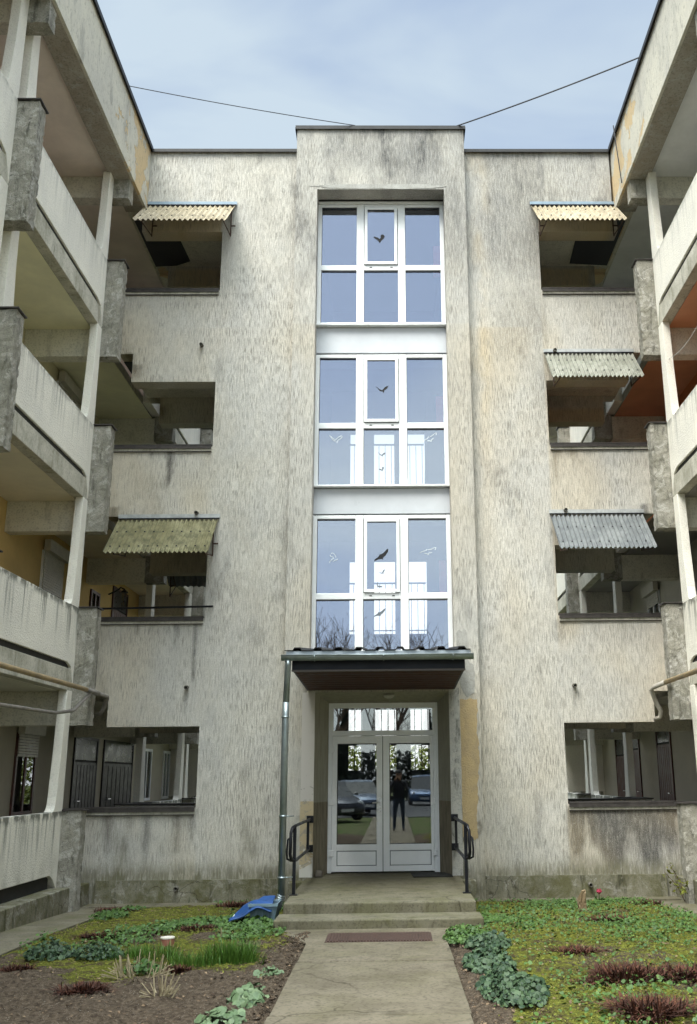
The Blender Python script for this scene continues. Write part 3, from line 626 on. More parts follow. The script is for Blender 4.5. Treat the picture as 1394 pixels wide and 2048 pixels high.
# ------------------------------------------------------------------ wings
P_ = 3.78; F0 = -.95
def rough_box(x0, x1, y0, y1, z0, z1, st, amp, seed):
    bm = bmesh.new(); nx, ny, nz_ = [max(1, int(round(abs(b-a)/st))) for a, b in ((x0, x1), (y0, y1), (z0, z1))]
    mb = MB(); vid = {}; r = random.Random(seed)
    x0, x1 = min(x0, x1), max(x0, x1); y0, y1 = min(y0, y1), max(y0, y1)
    def g(i, j, k):
        if (i, j, k) not in vid:
            ex = (i in (0, nx))+(j in (0, ny))+(k in (0, nz_))
            a = amp*(1 if ex < 2 else 1.4)
            cxp = x0+(x1-x0)*i/nx; cyp = y0+(y1-y0)*j/ny; czp = z0+(z1-z0)*k/nz_
            inw = 0.
            if ex >= 2 and r.random() < .22: inw = r.uniform(.3, 1)*amp*4
            dx = (1 if i == 0 else -1 if i == nx else 0)*inw*.7; dy = (1 if j == 0 else -1 if j == ny else 0)*inw*.7
            vid[(i, j, k)] = len(mb.v); mb.v.append((cxp+dx+r.uniform(-a, a), cyp+dy+r.uniform(-a, a), czp+r.uniform(-a, a)))
        return vid[(i, j, k)]
    for i in range(nx):
        for j in range(ny):
            for k in (0, nz_): mb.f.append((g(i, j, k), g(i+1, j, k), g(i+1, j+1, k), g(i, j+1, k)))
    for i in range(nx):
        for k in range(nz_):
            for j in (0, ny): mb.f.append((g(i, j, k), g(i+1, j, k), g(i+1, j, k+1), g(i, j, k+1)))
    for j in range(ny):
        for k in range(nz_):
            for i in (0, nx): mb.f.append((g(i, j, k), g(i, j+1, k), g(i, j+1, k+1), g(i, j, k+1)))
    return mb
def u_panel(X, s_, ya, yb, k, mat, par, mirror=False):
    """prefabricated balcony front: parapet with a slender column at each end, rounded inner corners; ya<yb"""
    z = ZT[k]; top = (ZT[k+1]-1.18) if k < 3 else 11.22; zb = z-.80; foot = z-1.15 if k else z-1.0
    def side(y, d):      # inner curve from column head down to the parapet, d=+1 going to +y
        c = [(y+d*.20, top), (y+d*.235, z+.75), (y+d*.285, z+.2)]
        for i in range(6):
            t = math.pi/2*i/5; c.append((y+d*(.30+.12*(1-math.cos(t))), z+.12*(1-math.sin(t))))
        return c
    L_ = side(ya, 1); R_ = side(yb, -1)
    bl = [(ya, foot), (ya+.14, foot+.30), (ya+.30, zb-.0)] if k else [(ya, foot), (ya+.16, zb-.06), (ya+.3, zb)]
    br = [(yb-.30, zb), (yb-.14, foot+.30), (yb, foot)] if k else [(yb-.3, zb), (yb-.16, zb-.06), (yb, foot)]
    poly = [(ya, top)] + L_ + R_[::-1] + [(yb, top)] + br[::-1] + bl[::-1]
    mb = MB()
    # triangulate through tessellation so the concave outline shades cleanly
    from mathutils.geometry import tessellate_polygon
    tri = tessellate_polygon([[Vector((p[0], p[1], 0)) for p in poly]])
    n = len(poly); x0, x1 = s_*X, s_*(X+.12)
    vs = [(x0, p[0], p[1]) for p in poly]+[(x1, p[0], p[1]) for p in poly]
    fs = [tuple(t) for t in tri]+[tuple(i+n for i in t[::-1]) for t in tri]+[(i, i+n, (i+1) % n+n, (i+1) % n) for i in range(n)]
    mb.add(vs, fs); o = mb.build('balcony_panel', mat, par, bevel=.007); return o
def colored(name, c, **k): return plain(name, c, .9, 0, .08, 1.5, .15, .004)
WALLC = {-1: [(.40, .365, .29), (.62, .44, .19), (.62, .57, .38), (.55, .42, .36)], 1: [(.46, .42, .34), (.50, .47, .41), (.58, .22, .10), (.62, .61, .59)]}
CEILC = {-1: [(.60, .57, .48), (.76, .70, .56), (.80, .76, .55), (.80, .71, .64)], 1: [(.55, .53, .47), (.30, .29, .275), (.62, .31, .19), (.76, .76, .75)]}

s = NT('fascia_plaster', .92, 0, .15); X, Yc, Z = s.xyz()[:3]
q = s.noise((22, 22, 10), 4, .6, .8); b_ = s.noise(1.2, 5, .6, .4, 2); v_ = s.noise((3, 3, .8), 5, .7, .3, 4); pk = s.noise(2.1, 7, .62, .6, 9)
c = s.mix(s.ramp(b_, .35, .65), (.60, .565, .47), (.51, .485, .42)); c = s.mix(s.math('MULTIPLY', s.ramp(v_, .5, .7), .5), c, (.22, .21, .19))
near = s.ramp(Yc, -3.2, -.6, -.12, .16); pm = s.ramp(s.math('ADD', pk, near), .65, .665)
c = s.mix(pm, c, (.56, .43, .26)); c = s.mix(s.math('MULTIPLY', s.ramp(q, .36, .44, 1, 0), .4), c, (.2, .18, .15))
s.base(c); s.bump(s.math('ADD', q, s.math('MULTIPLY', pm, -.8)), .01); M['fascia'] = s.m

def make_wing(s_):
    dx = 0. if s_ < 0 else .035
    XI = 4.10+dx; XP = 4.36+dx; XB = 5.55
    side = 'left' if s_ < 0 else 'right'
    wg = empty('building_wing', (s_*4.36, -6, 0), 'four storey %s wing of open galleries with roughcast balcony fronts and grey concrete fins' % side, 'building wing')
    # bays: courtyard side (fins at F0, F0-P, ...) and mirrored behind the middle block
    fins = [(F0-m_*P_, F0-m_*P_+.23) for m_ in range(4)]
    rfins = [(3.15-.23+m_*P_, 3.15+m_*P_) for m_ in range(3)]
    spans = [(fins[m_+1][1], fins[m_][0]) for m_ in range(3)] + [(rfins[m_][1], rfins[m_+1][0]) for m_ in range(2)]
    YA, YB = fins[3][0], rfins[2][1]
    for k in range(4):
        z = ZT[k]; zs = z-1.18
        for (ya, yb) in spans:
            u_panel(XP, s_, ya, yb, k, M['panel'], wg)
            if k:
                box('slab_edge', M['slab'], wg, (s_*(XP+.005), s_*(XP+.16), ya+.002, yb-.002, zs-.001, zs+.30), .006)
                box('shadow_joint', M['gap'], wg, (s_*(XP+.03), s_*(XP+.14), ya+.15, yb-.15, zs+.30, zs+.42))
        for i, (fa, fb) in enumerate(fins+rfins):
            zb = z-1.65 if k else -.1
            fr = .045 if i < 2 else .09
            rough_box(s_*XI, s_*(XP+.10), fa, fb, zb, z+.0, fr, .0035, 100*k+i+(7 if s_ > 0 else 0)).build('concrete_fin', M['fin'], wg)
            if k: box('gallery_beam', M['beam'], wg, (s_*(XP+.103), s_*XB, fa+.004, fb-.004, zb+.004, zs-.003), .006)
            cp = MB().box(s_*(XI-.025), s_*(XP+.11), fa-.025, fb+.025, z+.008, z+.024); cp.build('fin_cap', M['coping'], wg)
        # short return between last fin and the middle block
        for (ra, rb) in ((fins[0][1], -.002), (2.202, rfins[0][0])):
            box('return_wall', M['panel'], wg, (s_*(XP+.002), s_*(XP+.16), ra, rb, z-1.15 if k else 0, z-.002))
            box('coping', M['coping'], wg, (s_*(XP-.03), s_*(XP+.19), ra, rb+.0, z+.002, z+.022))
        if k: 
            box('gallery_slab', M['slab'], wg, (s_*(XP+.165), s_*XB, YA, YB, zs+.008, zs+.17))
            box('ceiling', colored('ceiling_paint_%s_%d' % (side, k), CEILC[s_][k-1]), wg, (s_*(XP+.165), s_*(XB-.002), YA, YB, zs-.002, zs+.004))
        zt = ZT[k+1]-1.18 if k < 3 else 11.27
        z0 = zs+.17 if k else -.1
        wm = colored('gallery_wall_paint_%s_%d' % (side, k), WALLC[s_][k]); wm2 = wm
        wl = box('gallery_wall', wm, wg, (s_*XB, s_*(XB+.2), YA, YB, z0, zt+.17))
    box('ceiling', colored('ceiling_paint_%s_4' % side, CEILC[s_][3]), wg, (s_*(XP+.06), s_*(XB-.002), YA, YB, 11.262, 11.27))
    for i, (fa, fb) in enumerate(fins+rfins):
        rough_box(s_*XI, s_*(XP+.10), fa, fb, 10.86, 11.30, .07, .0035, 900+i).build('roof_beam_head', M['fin'], wg)
        box('gallery_beam', M['beam'], wg, (s_*(XP+.103), s_*XB, fa+.004, fb-.004, 10.864, 11.26), .006)
    # end walls of the galleries
    box('end_wall', M['panel'], wg, (s_*(XP+.165), s_*(XB+.2), YA-.15, YA-.002, -.1, 12.3)); box('end_wall', M['panel'], wg, (s_*(XP+.165), s_*(XB+.2), YB+.002, YB+.15, -.1, 12.3))
    # roof fascia with a small ledge, roof and flashing
    XF = 4.06+dx
    for (ya, yb) in ((YA-.15, -.004), (2.205, YB+.15)):
        MB().prism([(XF, 11.40), (XF, 12.43), (XF+.3, 12.43), (XF+.3, 11.215), (XF-.012, 11.215), (XF-.012, 11.385)] if s_ > 0 else [(-XF, 11.40), (-XF, 12.43), (-XF-.3, 12.43), (-XF-.3, 11.215), (-XF+.012, 11.215), (-XF+.012, 11.385)], 'y', ya, yb).build('roof_fascia', M['fascia'], wg)
    MB().box(s_*(XF+.004), s_*(XF+.3), .001, 2.2, 11.262, 12.42).build('roof_fascia', M['fascia'], wg)
    box('roof_flashing', M['flash'], wg, (s_*(XF-.045), s_*(XB+.3), YA-.2, YB+.2, 12.432, 12.465)); box('roof_flashing', M['flash'], wg, (s_*(XF-.05), s_*(XF-.042), YA-.2, -.06, 12.385, 12.465))
    box('roof_slab', M['beam'], wg, (s_*(XF+.305), s_*(XB+.2), YA-.1, YB+.1, 11.275, 12.42))
    M['soffit'] = concrete_mat('stained_soffit', (.30, .265, .215), (.38, .35, .30), (.46, .46, .45), .6, 0, 0, 2.2, .008)
    mb = MB().box(s_*(XF+.03), s_*(XP+.06), YA, -.01, 11.205, 11.213); mb.build('roof_soffit', M['soffit'], wg)
    # plinth below the lowest panels: runs under them with a mossy ledge
    for (ya, yb) in spans: box('plinth', M['plinth'], wg, (s_*(4.17+dx), s_*(XP+.5), ya+.01, yb-.01, -.2, .33), .012)
    for (ya, yb) in spans: box('shadow_joint', M['gap'], wg, (s_*(XP+.05), s_*(XP+.11), ya+.2, yb-.2, .334, .56))
    for (ya, yb) in ((fins[0][1], -.06), (2.25, rfins[0][0])): box('plinth', M['plinth'], wg, (s_*(XI+.08), s_*(XP+.3), ya+.003, yb, -.2, .30), .01)
    box('gallery_floor', M['beam'], wg, (s_*(XP+.12), s_*XB, YA, YB, .2, .33))
    return wg
wl = make_wing(-1); wr = make_wing(1)
M['brown'] = plain('brown_door_paint', (.085, .035, .028), .5, 0, .2, 6); M['darkwood'] = plain('dark_wood', (.010, .008, .007), .5)
M['shutter'] = plain('cream_roller_shutter', (.50, .47, .40), .5)
def gallery_door(wg, s_, y, z, w=.95, h=2.0, mat='brown', trans=True):
    X = 5.55
    f = MB().box(s_*(X-.03), s_*(X+.02), y-w/2-.05, y-w/2, z, z+h+.45).box(s_*(X-.03), s_*(X+.02), y+w/2, y+w/2+.05, z, z+h+.45).box(s_*(X-.03), s_*(X+.02), y-w/2, y+w/2, z+h+.40, z+h+.45)
    d = f.build('door', M[mat], wg)
    mb = MB().box(s_*(X-.015), s_*(X+.01), y-w/2, y+w/2, z, z+h)
    for i in range(7): yy = y-w/2+w*(i+.5)/7; mb.box(s_*(X-.022), s_*(X-.014), yy-w/18, yy+w/18, z+.05, z+h-.05)
    mb.build('door_leaf', M[mat], d)
    box('transom_glass', M['roomglass'], d, (s_*(X-.012), s_*(X-.006), y-w/2, y+w/2, z+h+.04, z+h+.4)); box('dark_room', M['gap'], d, (s_*(X-.004), s_*(X+.004), y-w/2, y+w/2, z+h, z+h+.4))
    MB().tube([(s_*(X-.02), y-w*.38, z+1.02), (s_*(X-.07), y-w*.38, z+1.02), (s_*(X-.07), y-w*.28, z+1.02)], .01, 6).build('door_handle', plain('steel_handle', (.6, .6, .6), .3, .9), d)
def gallery_window(wg, s_, y, z0, z1, w=1.0, mat='pvc', shut=.35):
    X = 5.55; f = MB()
    for a, b in ((y-w/2, y-w/2+.06), (y+w/2-.06, y+w/2), (y-.03, y+.03)): f.box(s_*(X-.035), s_*(X+.01), a, b, z0, z1)
    for a, b in ((z0, z0+.06), (z1-.06, z1)): f.box(s_*(X-.034), s_*(X+.01), y-w/2+.06, y+w/2-.06, a, b)
    o = f.build('window', M[mat], wg)
    box('glass_pane', M['glassdark'], o, (s_*(X-.02), s_*(X-.014), y-w/2+.05, y+w/2-.05, z0+.05, z1-.05)); box('dark_room', M['gap'], o, (s_*(X-.006), s_*(X-.001), y-w/2+.05, y+w/2-.05, z0+.05, z1-.05))
    if shut:
        mb = MB().box(s_*(X-.14), s_*(X-.036), y-w/2-.02, y+w/2+.02, z1-.02, z1+.17); zz = z1-.02
        while zz > z1-(z1-z0)*shut: mb.box(s_*(X-.055), s_*(X-.04), y-w/2+.01, y+w/2-.01, zz-.038, zz-.004); zz -= .042
        mb.build('roller_shutter', M['shutter'], o)
gallery_window(wl, -1, 1.1, 3.95, 5.35, .95, 'pvc', 1.0); gallery_window(wl, -1, .7, 1.2, 2.42, .85, 'brown', .28)
gallery_window(wl, -1, -3.0, 3.95, 5.3, 1.0, 'brown', .5); gallery_window(wl, -1, 1.1, 7.3, 8.3, 1.1, 'pvc', 1.0); gallery_window(wl, -1, -2.6, 1.2, 2.42, 1., 'brown', .4)
gallery_door(wl, -1, 3.7, .33, 1.3, 1.7, 'darkwood'); gallery_door(wl, -1, 5.9, .33, 2.1, 1.7, 'darkwood')
gallery_window(wl, -1, 8.2, 1.25, 2.4, .9, 'pvc', 0); gallery_window(wl, -1, 10.2, 1.25, 2.4, .7, 'pvc', 0)
gallery_door(wl, -1, 5.2, 3.09, 1.0, 2.0, 'brown'); gallery_window(wl, -1, 3.5, 4.3, 5.2, .55, 'brown', 0)
gallery_door(wr, 1, 4.82, .33, .95, 1.95); gallery_door(wr, 1, 8.6, .33, .95, 1.8); gallery_door(wr, 1, 7.15, .33, .6, 1.9)
gallery_window(wr, 1, 4.7, 4.0, 5.3, .9, 'pvc', .2); gallery_window(wr, 1, 1.0, 4.0, 5.3, .9, 'pvc', .4)
# wall lantern by the first floor door of the left wing
ln = empty('wall_lantern', (-5.5, 4.35, 5.35), 'black wall lantern on the yellow gallery wall seen through the left opening', 'lamp')
MB().tube([(-5.54, 4.35, 5.30), (-5.40, 4.35, 5.36), (-5.30, 4.35, 5.44), (-5.22, 4.35, 5.40)], .015, 6).build('bracket', M['black'], ln)
MB().tube([(-5.22, 4.35, 5.40), (-5.22, 4.35, 5.36), (-5.22, 4.35, 5.33)], [.015, .06, .075], 8).build('cap', M['black'], ln)
MB().tube([(-5.22, 4.35, 5.33), (-5.22, 4.35, 5.18), (-5.22, 4.35, 5.15)], [.06, .038, .015], 6).build('glass_body', M['glassdark'], ln)

# ------------------------------------------------------------------ corrugated awnings
def sheet_mat(name, c1, c2, dirt, amt):
    s = NT(name, .75, 0, .3); q = s.noise((9, 4, 9), 6, .65, .3); r = s.noise((2.5, 1.2, 2.5), 4, .6, 0, 3)
    s.base(s.mix(s.math('MULTIPLY', s.ramp(q, .4, .7), amt), s.mix(s.ramp(r, .35, .65), c1, c2), dirt)); s.bump(q, .003); return s.m
SH = [sheet_mat('cream_corrugated_sheet', (.32, .265, .175), (.385, .325, .23), (.16, .13, .085), .7),
      sheet_mat('mossy_corrugated_sheet', (.19, .172, .09), (.26, .24, .14), (.07, .066, .036), .8),
      sheet_mat('grey_corrugated_sheet', (.23, .228, .19), (.30, .298, .255), (.10, .10, .08), .6),
      sheet_mat('bluish_corrugated_sheet', (.155, .165, .17), (.215, .225, .225), (.075, .08, .09), .6)]
def awning(xa, xb, ztop, drop, out, shear, mat, flm, label, br=True, y0=-.02, dirn=-1, screws=((.35, .8),), nw=21):
    """xa..xb along the wall top edge; the lower edge is shifted sideways by shear"""
    rt = empty('awning', ((xa+xb)/2, y0, ztop), label, 'awning', 'corrugated awnings over the gallery openings')
    nu = nw*8; nv = 6; mb = MB()
    for lay in (0, 1):
        for j in range(nv+1):
            v = j/nv
            for i in range(nu+1):
                u = i/nu; h = .017*math.cos(2*math.pi*nw*u) + lay*.006
                x = xa+(xb-xa)*u + shear*v; y = y0+dirn*out*v; z = ztop-.01-drop*v
                nl = math.hypot(drop, out); mb.v.append((x, y+dirn*h*drop/nl, z+h*out/nl))
    st = (nu+1)*(nv+1)
    for lay in (0, 1):
        for j in range(nv):
            for i in range(nu): a = lay*st+j*(nu+1)+i; mb.f.append((a, a+1, a+nu+2, a+nu+1))
    for i in range(nu):
        for j in (0, nv): a = j*(nu+1)+i; mb.f.append((a, a+1, a+1+st, a+st))
    sh = mb.build('corrugated_sheet', mat, rt, smooth=False)
    scr = MB()
    for (v) in screws[0]:
        for i in range(1, nw, 2 if nw > 18 else 2):
            u = (i+.0)/nw; x = xa+(xb-xa)*u+shear*v; y = y0+dirn*out*v; z = ztop-.01-drop*v+.022
            scr.box(x-.011, x+.011, y-.011+dirn*.006, y+.011+dirn*.006, z-.008, z+.012)
    scr.build('screw', M['black'], sh)
    MB().box(xa-.01, xb+.03, y0-.012 if dirn < 0 else y0, y0+.004 if dirn < 0 else y0+.012, ztop+.025, ztop+.085).build('wall_flashing', flm, rt)
    MB().box(xa-.005, xb+.02, y0+dirn*.03, y0+dirn*.004, ztop+.004, ztop+.02).build('shadow_strip', M['black'], rt)
    if br:
        for x in (xa+.14, xb-.06):
            xs = x+shear*.1
            b = MB(); zt = ztop-drop-.03
            b.tube([(xs, y0+dirn*.015, ztop-.07), (xs, y0+dirn*.015, ztop-.60)], .011, 5).tube([(xs, y0+dirn*.02, ztop-.59), (xs+shear*.8, y0+dirn*(out-.04), zt+.01)], .010, 5).tube([(xs, y0+dirn*.02, ztop-.09), (xs+shear*.8, y0+dirn*(out-.04), zt+.015)], .010, 5)
            b.tube([(xs, y0+dirn*.02, ztop-.40), (xs+.08, y0+dirn*.02, ztop-.40)], .013, 6)
            b.build('bracket', M['rust'], rt)
    return rt
FL = plain('pale_flashing', (.42, .43, .43), .5, .2, .2); FB = plain('bluish_flashing', (.22, .29, .36), .5, .2)
awning(-4.08, -2.53, 11.31, .70, .70, 0, SH[0], FB, 'cream corrugated awning with blue flashing above the highest opening on the left', nw=18)
awning(2.62, 4.10, 11.31, .70, .70, 0, SH[0], FB, 'cream corrugated awning with blue flashing above the highest opening on the right', nw=18)
awning(2.72, 4.20, 8.50, .66, .60, 0, SH[2], FL, 'pale grey corrugated awning with two rows of dark screws above the right second floor opening', nw=22)
awning(-4.15, -2.59, 5.67, .68, .68, 0, SH[1], FL, 'greenish mossy corrugated awning hanging steeply over the left first floor opening', br=True, nw=22, screws=((.42, .86),))
awning(2.68, 4.16, 5.71, .68, .62, 0.02, SH[3], FL, 'bluish grey corrugated awning hanging steeply over the right first floor opening', br=True, nw=21, screws=((.42, .86),))
awning(-3.95, -2.3, 5.45, .30, .55, -.02, SH[3], FL, 'light corrugated awning on the far side seen through the left first floor opening', br=True, y0=2.22, dirn=1, nw=16)
# rail and dark bar across the left first floor opening
rl = MB().tube([(-4.36, -.10, 4.24), (-2.6, -.06, 4.27)], .016, 6).build('clothes_rail', M['black'], origin=(-3.5, -.08, 4.25)); tagp(rl, 'thin black rail across the left first floor opening above its coping', 'rail')

# ------------------------------------------------------------------ entrance canopy with gutter and downpipe
cn = empty('entrance_canopy', (0, -1.2, 3.0), 'dark canopy with brown boarded underside and zinc gutter above the white entrance door', 'canopy')
x0, x1, yf = -1.12, 1.09, -2.40
n = 9; mb = MB()
def rib(x): 
    t = ((x-x0+.06) % .262)/.262; return .034*max(0, min(1, 3-abs(t-.5)*14)) if abs(t-.5) < .25 else 0
xsr = np.linspace(x0-.09, x1+.07, 260)
for lay in (0, 1):
    for yy, zz in ((yf-.10, 3.275), (-.155, 3.56)):
        for x in xsr: mb.v.append((float(x), yy, zz+rib(x)-lay*.012))
N = len(xsr)
for lay in (0, 1):
    for i in range(N-1): a = lay*2*N+i; mb.f.append((a, a+1, a+N+1, a+N))
for i in range(N-1): mb.f.append((i, i+1, 2*N+i+1, 2*N+i))
mb.build('roof_sheet', M['roofsheet'], cn)
box('eaves_board', plain('grey_white_eaves_trim', (.42, .46, .50), .4, .3), cn, (x0-.07, x1+.07, yf-.075, yf-.055, 3.185, 3.262))
box('fascia_board', M['navy'], cn, (x0, x1, yf, yf+.03, 3.035, 3.19), .004)
for a in (x0, x1-.03): MB().prism([(yf+.032, 3.035), (-.155, 2.97), (-.155, 3.50), (yf+.032, 3.25)], 'x', a, a+.03).build('side_board', M['navy'], cn)
box('trim', plain('brown_grey_trim', (.12, .10, .095), .5), cn, (x0-.004, x1+.004, yf-.008, yf+.04, 3.012, 3.034))
WD = plain('varnished_soffit_boards', (.060, .025, .017), .7, 0, .35, 9)
mb = MB(); nb = 9
for i in range(nb):
    ya = yf+.04+i*(2.20/nb); yb_ = ya+2.20/nb-.045; za, zb_ = 3.025-.06*i/nb, 3.025-.06*(i+1)/nb
    mb.add([(x0+.031, ya, za), (x1-.031, ya, za), (x1-.031, yb_, zb_), (x0+.031, yb_, zb_), (x0+.031, ya, za+.02), (x1-.031, ya, za+.02), (x1-.031, yb_, zb_+.02), (x0+.031, yb_, zb_+.02)], [(0, 3, 2, 1), (4, 5, 6, 7), (0, 1, 5, 4), (1, 2, 6, 5), (2, 3, 7, 6), (3, 0, 4, 7)])
mb.build('soffit', WD, cn)
MB().add([(x0+.03, yf+.03, 3.06), (x1-.03, yf+.03, 3.06), (x1-.03, -.155, 3.0), (x0+.03, -.155, 3.0)], [(0, 1, 2, 3)]).build('soffit_backing', M['gap'], cn)
g = MB(); nn_ = 12; xa, xb = x0-.12, x1+.10; rg = .062; vs = []
for r in (rg, rg-.004):
    for x in (xa, xb):
        for i in range(nn_+1): a = math.pi+math.pi*i/nn_; vs.append((x, yf-.14+r*math.cos(a), 3.195+r*math.sin(a)))
m_ = nn_+1; fs = []
for i in range(nn_): fs += [(i, i+1, m_+i+1, m_+i), (2*m_+i, 3*m_+i, 3*m_+i+1, 2*m_+i+1)]
g.add(vs, fs); g.add([vs[i] for i in range(m_)], [tuple(range(m_))]); g.add([vs[m_+i] for i in range(m_)], [tuple(range(m_))])
g.tube([(xa, yf-.14-rg, 3.197), (xb, yf-.14-rg, 3.197)], .008, 6)
for x in (-.82, .05, .93):
    g.tube([(x, yf-.14+(rg+.003)*math.cos(math.pi+math.pi*i/10), 3.195+(rg+.003)*math.sin(math.pi+math.pi*i/10)) for i in range(11)], .008, 5)
gu = g.build('gutter', M['zinc'], cn, smooth=True)
xp, yp = -1.155, yf-.10
d = MB().tube([(xp, yf-.14, 3.14), (xp, yf-.14, 3.08), (xp-.008, yp, 3.0), (xp-.02, yp, 2.55)], .040, 14).tube([(xp-.02, yp, 2.62), (xp-.022, yp, 2.40), (xp-.022, yp, .36)], .043, 14)
for z in (1.26, .56, 2.44): d.tube([(xp-.022, yp, z-.012), (xp-.022, yp, z+.012)], .05, 14)
for z in (1.26, .56): d.tube([(xp-.022, yp, z), (-1.05, yp+.05, z)], .007, 5)
for i in range(6): d.tube([(xp-.022+i*-.006, yp-.004*i, .36-.022*i), (xp-.025-i*.006, yp-.004*i, .349-.022*i)], .050, 12)
d.tube([(xp-.03, yp, .37), (xp-.065, yp-.03, .2)], .040, 12)
d.build('downpipe', M['zinc'], cn, smooth=True)

# entrance lamp under the lintel
lm = empty('ceiling_lamp', (0.1, -.10, 2.9), 'small round white lamp fixed under the lintel above the entrance door', 'lamp')
MB().tube([(0.1, -.02, 2.905), (.1, -.02, 2.885), (.1, -.02, 2.86), (.1, -.02, 2.845)], [.085, .085, .06, .02], 16).build('lamp_cover', plain('white_lamp_cover', (.5, .5, .45), .4), lm, smooth=True)

# steps
st = empty('entrance_steps', (0, -1.5, 0), 'two worn mossy concrete steps and landing in front of the white door', 'steps')
MB().prism([(-1.09, -3.06), (1.10, -3.06), (1.10, -.152), (.99, -.152), (.84, .30), (-.82, .30), (-.99, -.152), (-1.09, -.152)], 'z', -.1, .34).build('landing', M['steps'], st, bevel=.018)
box('lower_step', M['steps'], st, (-1.14, 1.14, -3.56, -3.062, -.1, .225), .016)
box('side_block', M['plinth'], bld, (1.104, 1.32, -.40, -.153, -.1, .30), .01); box('side_block', M['plinth'], bld, (-1.32, -1.094, -.40, -.153, -.1, .30), .01)

# handrails
def handrail(s_, label):
    xw = s_*1.045; xo = s_*1.04
    rt = empty('handrail', (s_*1.05, -1.2, .34), label, 'handrail', 'black steel handrails beside the entrance')
    for z in (1.13, .73): box('wall_plate', M['black'], rt, (xw-.05, xw+.05, -.172, -.158, z-.05, z+.05), .003)
    xq = s_*1.05
    mb = MB().tube([(xw, -.17, 1.13), (xw+s_*.0, -2.25, 1.14), (xq+s_*.02, -2.38, 1.12), (xq+s_*.035, -2.42, 1.06), (xq+s_*.04, -2.42, .82), (xq+s_*.03, -2.38, .75), (xw, -2.25, .73), (xw, -.17, .73)], .020, 8)
    mb.build('rail', M['black'], rt, smooth=True)
    box('post', M['black'], rt, (xq-.02, xq+.02, -2.32, -2.28, .345, 1.13), .003)
    box('upright', M['black'], rt, (xw-.018, xw+.018, -.50, -.46, .73, 1.13), .003)
    b = MB().tube([(xq+s_*.03, -2.34, 1.02), (xq+s_*.075, -2.38, .98), (xq+s_*.085, -2.38, .85), (xq+s_*.08, -2.38, .76), (xq+s_*.03, -2.36, .735)], .013, 8); b.build('loop', M['black'], rt, smooth=True)
    box('foot_plate', M['black'], rt, (xq-.05, xq+.05, -2.35, -2.25, .341, .352))
handrail(-1, 'black steel handrail on the left of the entrance landing next to the downpipe'); handrail(1, 'black steel handrail on the right of the entrance landing by the ochre wall patch')

# mats, grate, stone
mm = plain('brown_scraper_grate', (.075, .045, .035), .7, .3, .3, 20, bump=.004)
mt = empty('boot_scraper_mat', (0, -4.0, .13), 'long brown metal scraper mat let into the path before the steps', 'doormat')
MB().box(-.525, .55, -4.43, -3.86, .120, .134).build('frame', mm, mt)
mb = MB()
for i in range(34): x = -.50+i*.0305; mb.box(x, x+.018, -4.41, -3.88, .134, .141)
mb.build('grate', mm, mt)
o = MB().box(.42, .98, -.02-.35, .22, .342, .354).build('doormat', plain('black_rubber', (.015, .015, .014), .8, bump=.004), origin=(.7, .0, .345), bevel=.003); tagp(o, 'thin black rubber doormat lying skew on the landing near the right door leaf', 'doormat'); o.rotation_euler.z = .05
mb = rough_box(-.95, -.86, -.20, -.10, .34, .43, .03, .006, 4); o = mb.build('stone', plain('rough_stone', (.15, .13, .11), .9), origin=(-.9, -.15, .34), smooth=True); tagp(o, 'small brown stone standing on the landing at the left door jamb', 'stone')

# ------------------------------------------------------------------ gas pipes, cables
PW = plain('ochre_painted_pipe', (.42, .31, .17), .55, 0, .25, 6); PD = plain('weathered_grey_pipe', (.22, .20, .18), .6, 0, .2)
gp = empty('gas_pipe', (-4.0, -3, 2.9), 'ochre gas pipe along the left wing ending in a bend at the facade', 'pipe')
MB().tube([(-4.05, -12, 2.92), (-4.05, -1.3, 2.91)], .032, 10).build('pipe', PW, gp, smooth=True)
MB().tube([(-4.05, -1.3, 2.91), (-4.05, -.75, 2.90)], .036, 10).tube([(-4.05, -.77, 2.90), (-4.05, -.32, 2.89), (-4.06, -.27, 2.87), (-4.12, -.22, 2.72), (-4.18, -.15, 2.66), (-4.3, -.05, 2.64)], .030, 10).tube([(-4.05, -1.05, 2.905), (-4.05, -1.3, 2.80), (-4.08, -1.7, 2.60), (-4.15, -2.2, 2.54), (-4.2, -6, 2.50)], .022, 8).build('bend', PD, gp, smooth=True)
gp = empty('gas_pipe', (4.05, -3, 2.9), 'ochre gas pipe along the right wing ending in a grey bend at the facade', 'pipe')
MB().tube([(4.08, -12, 3.0), (4.08, -.85, 2.98)], .034, 10).build('pipe', PW, gp, smooth=True)
MB().tube([(4.08, -.87, 2.98), (4.05, -.35, 2.96), (4.02, -.28, 2.92), (4.10, -.22, 2.72), (4.17, -.17, 2.62), (4.16, -.14, 2.53), (4.10, -.05, 2.50)], .034, 10).build('bend', plain('pale_painted_bend', (.42, .39, .34), .55), gp, smooth=True)
def cable(name, a, b, sag, r, mat, label):
    a, b = Vector(a), Vector(b); pts = [a.lerp(b, i/16)-Vector((0, 0, sag*4*(i/16)*(1-i/16))) for i in range(17)]
    o = MB().tube(pts, r, 5).build(name, mat, origin=a.lerp(b, .5)); tagp(o, label, 'cable')
CB = plain('black_cable', (.015, .015, .02), .6)
cable('overhead_cable', (-4.03, -1.62, 12.47), (-.45, -.17, 12.84), .03, .0075, CB, 'thin dark cable sagging from the left roof edge to the stair tower top')
cable('overhead_cable', (4.06, -2.28, 12.47), (1.34, -.15, 12.84), .03, .012, CB, 'thick black cable rising from the stair tower to the right roof edge')
cable('overhead_cable', (1.5, .9, 12.9), (2.6, 2.1, 12.55), .02, .006, CB, 'short faint cable behind the roof edge right of the stair tower')
cable('clothesline', (4.45, -.95, 7.95), (4.45, -4.73, 8.6), .5, .005, plain('white_cord', (.6, .6, .58), .6), 'white cord hanging in the right second floor gallery')
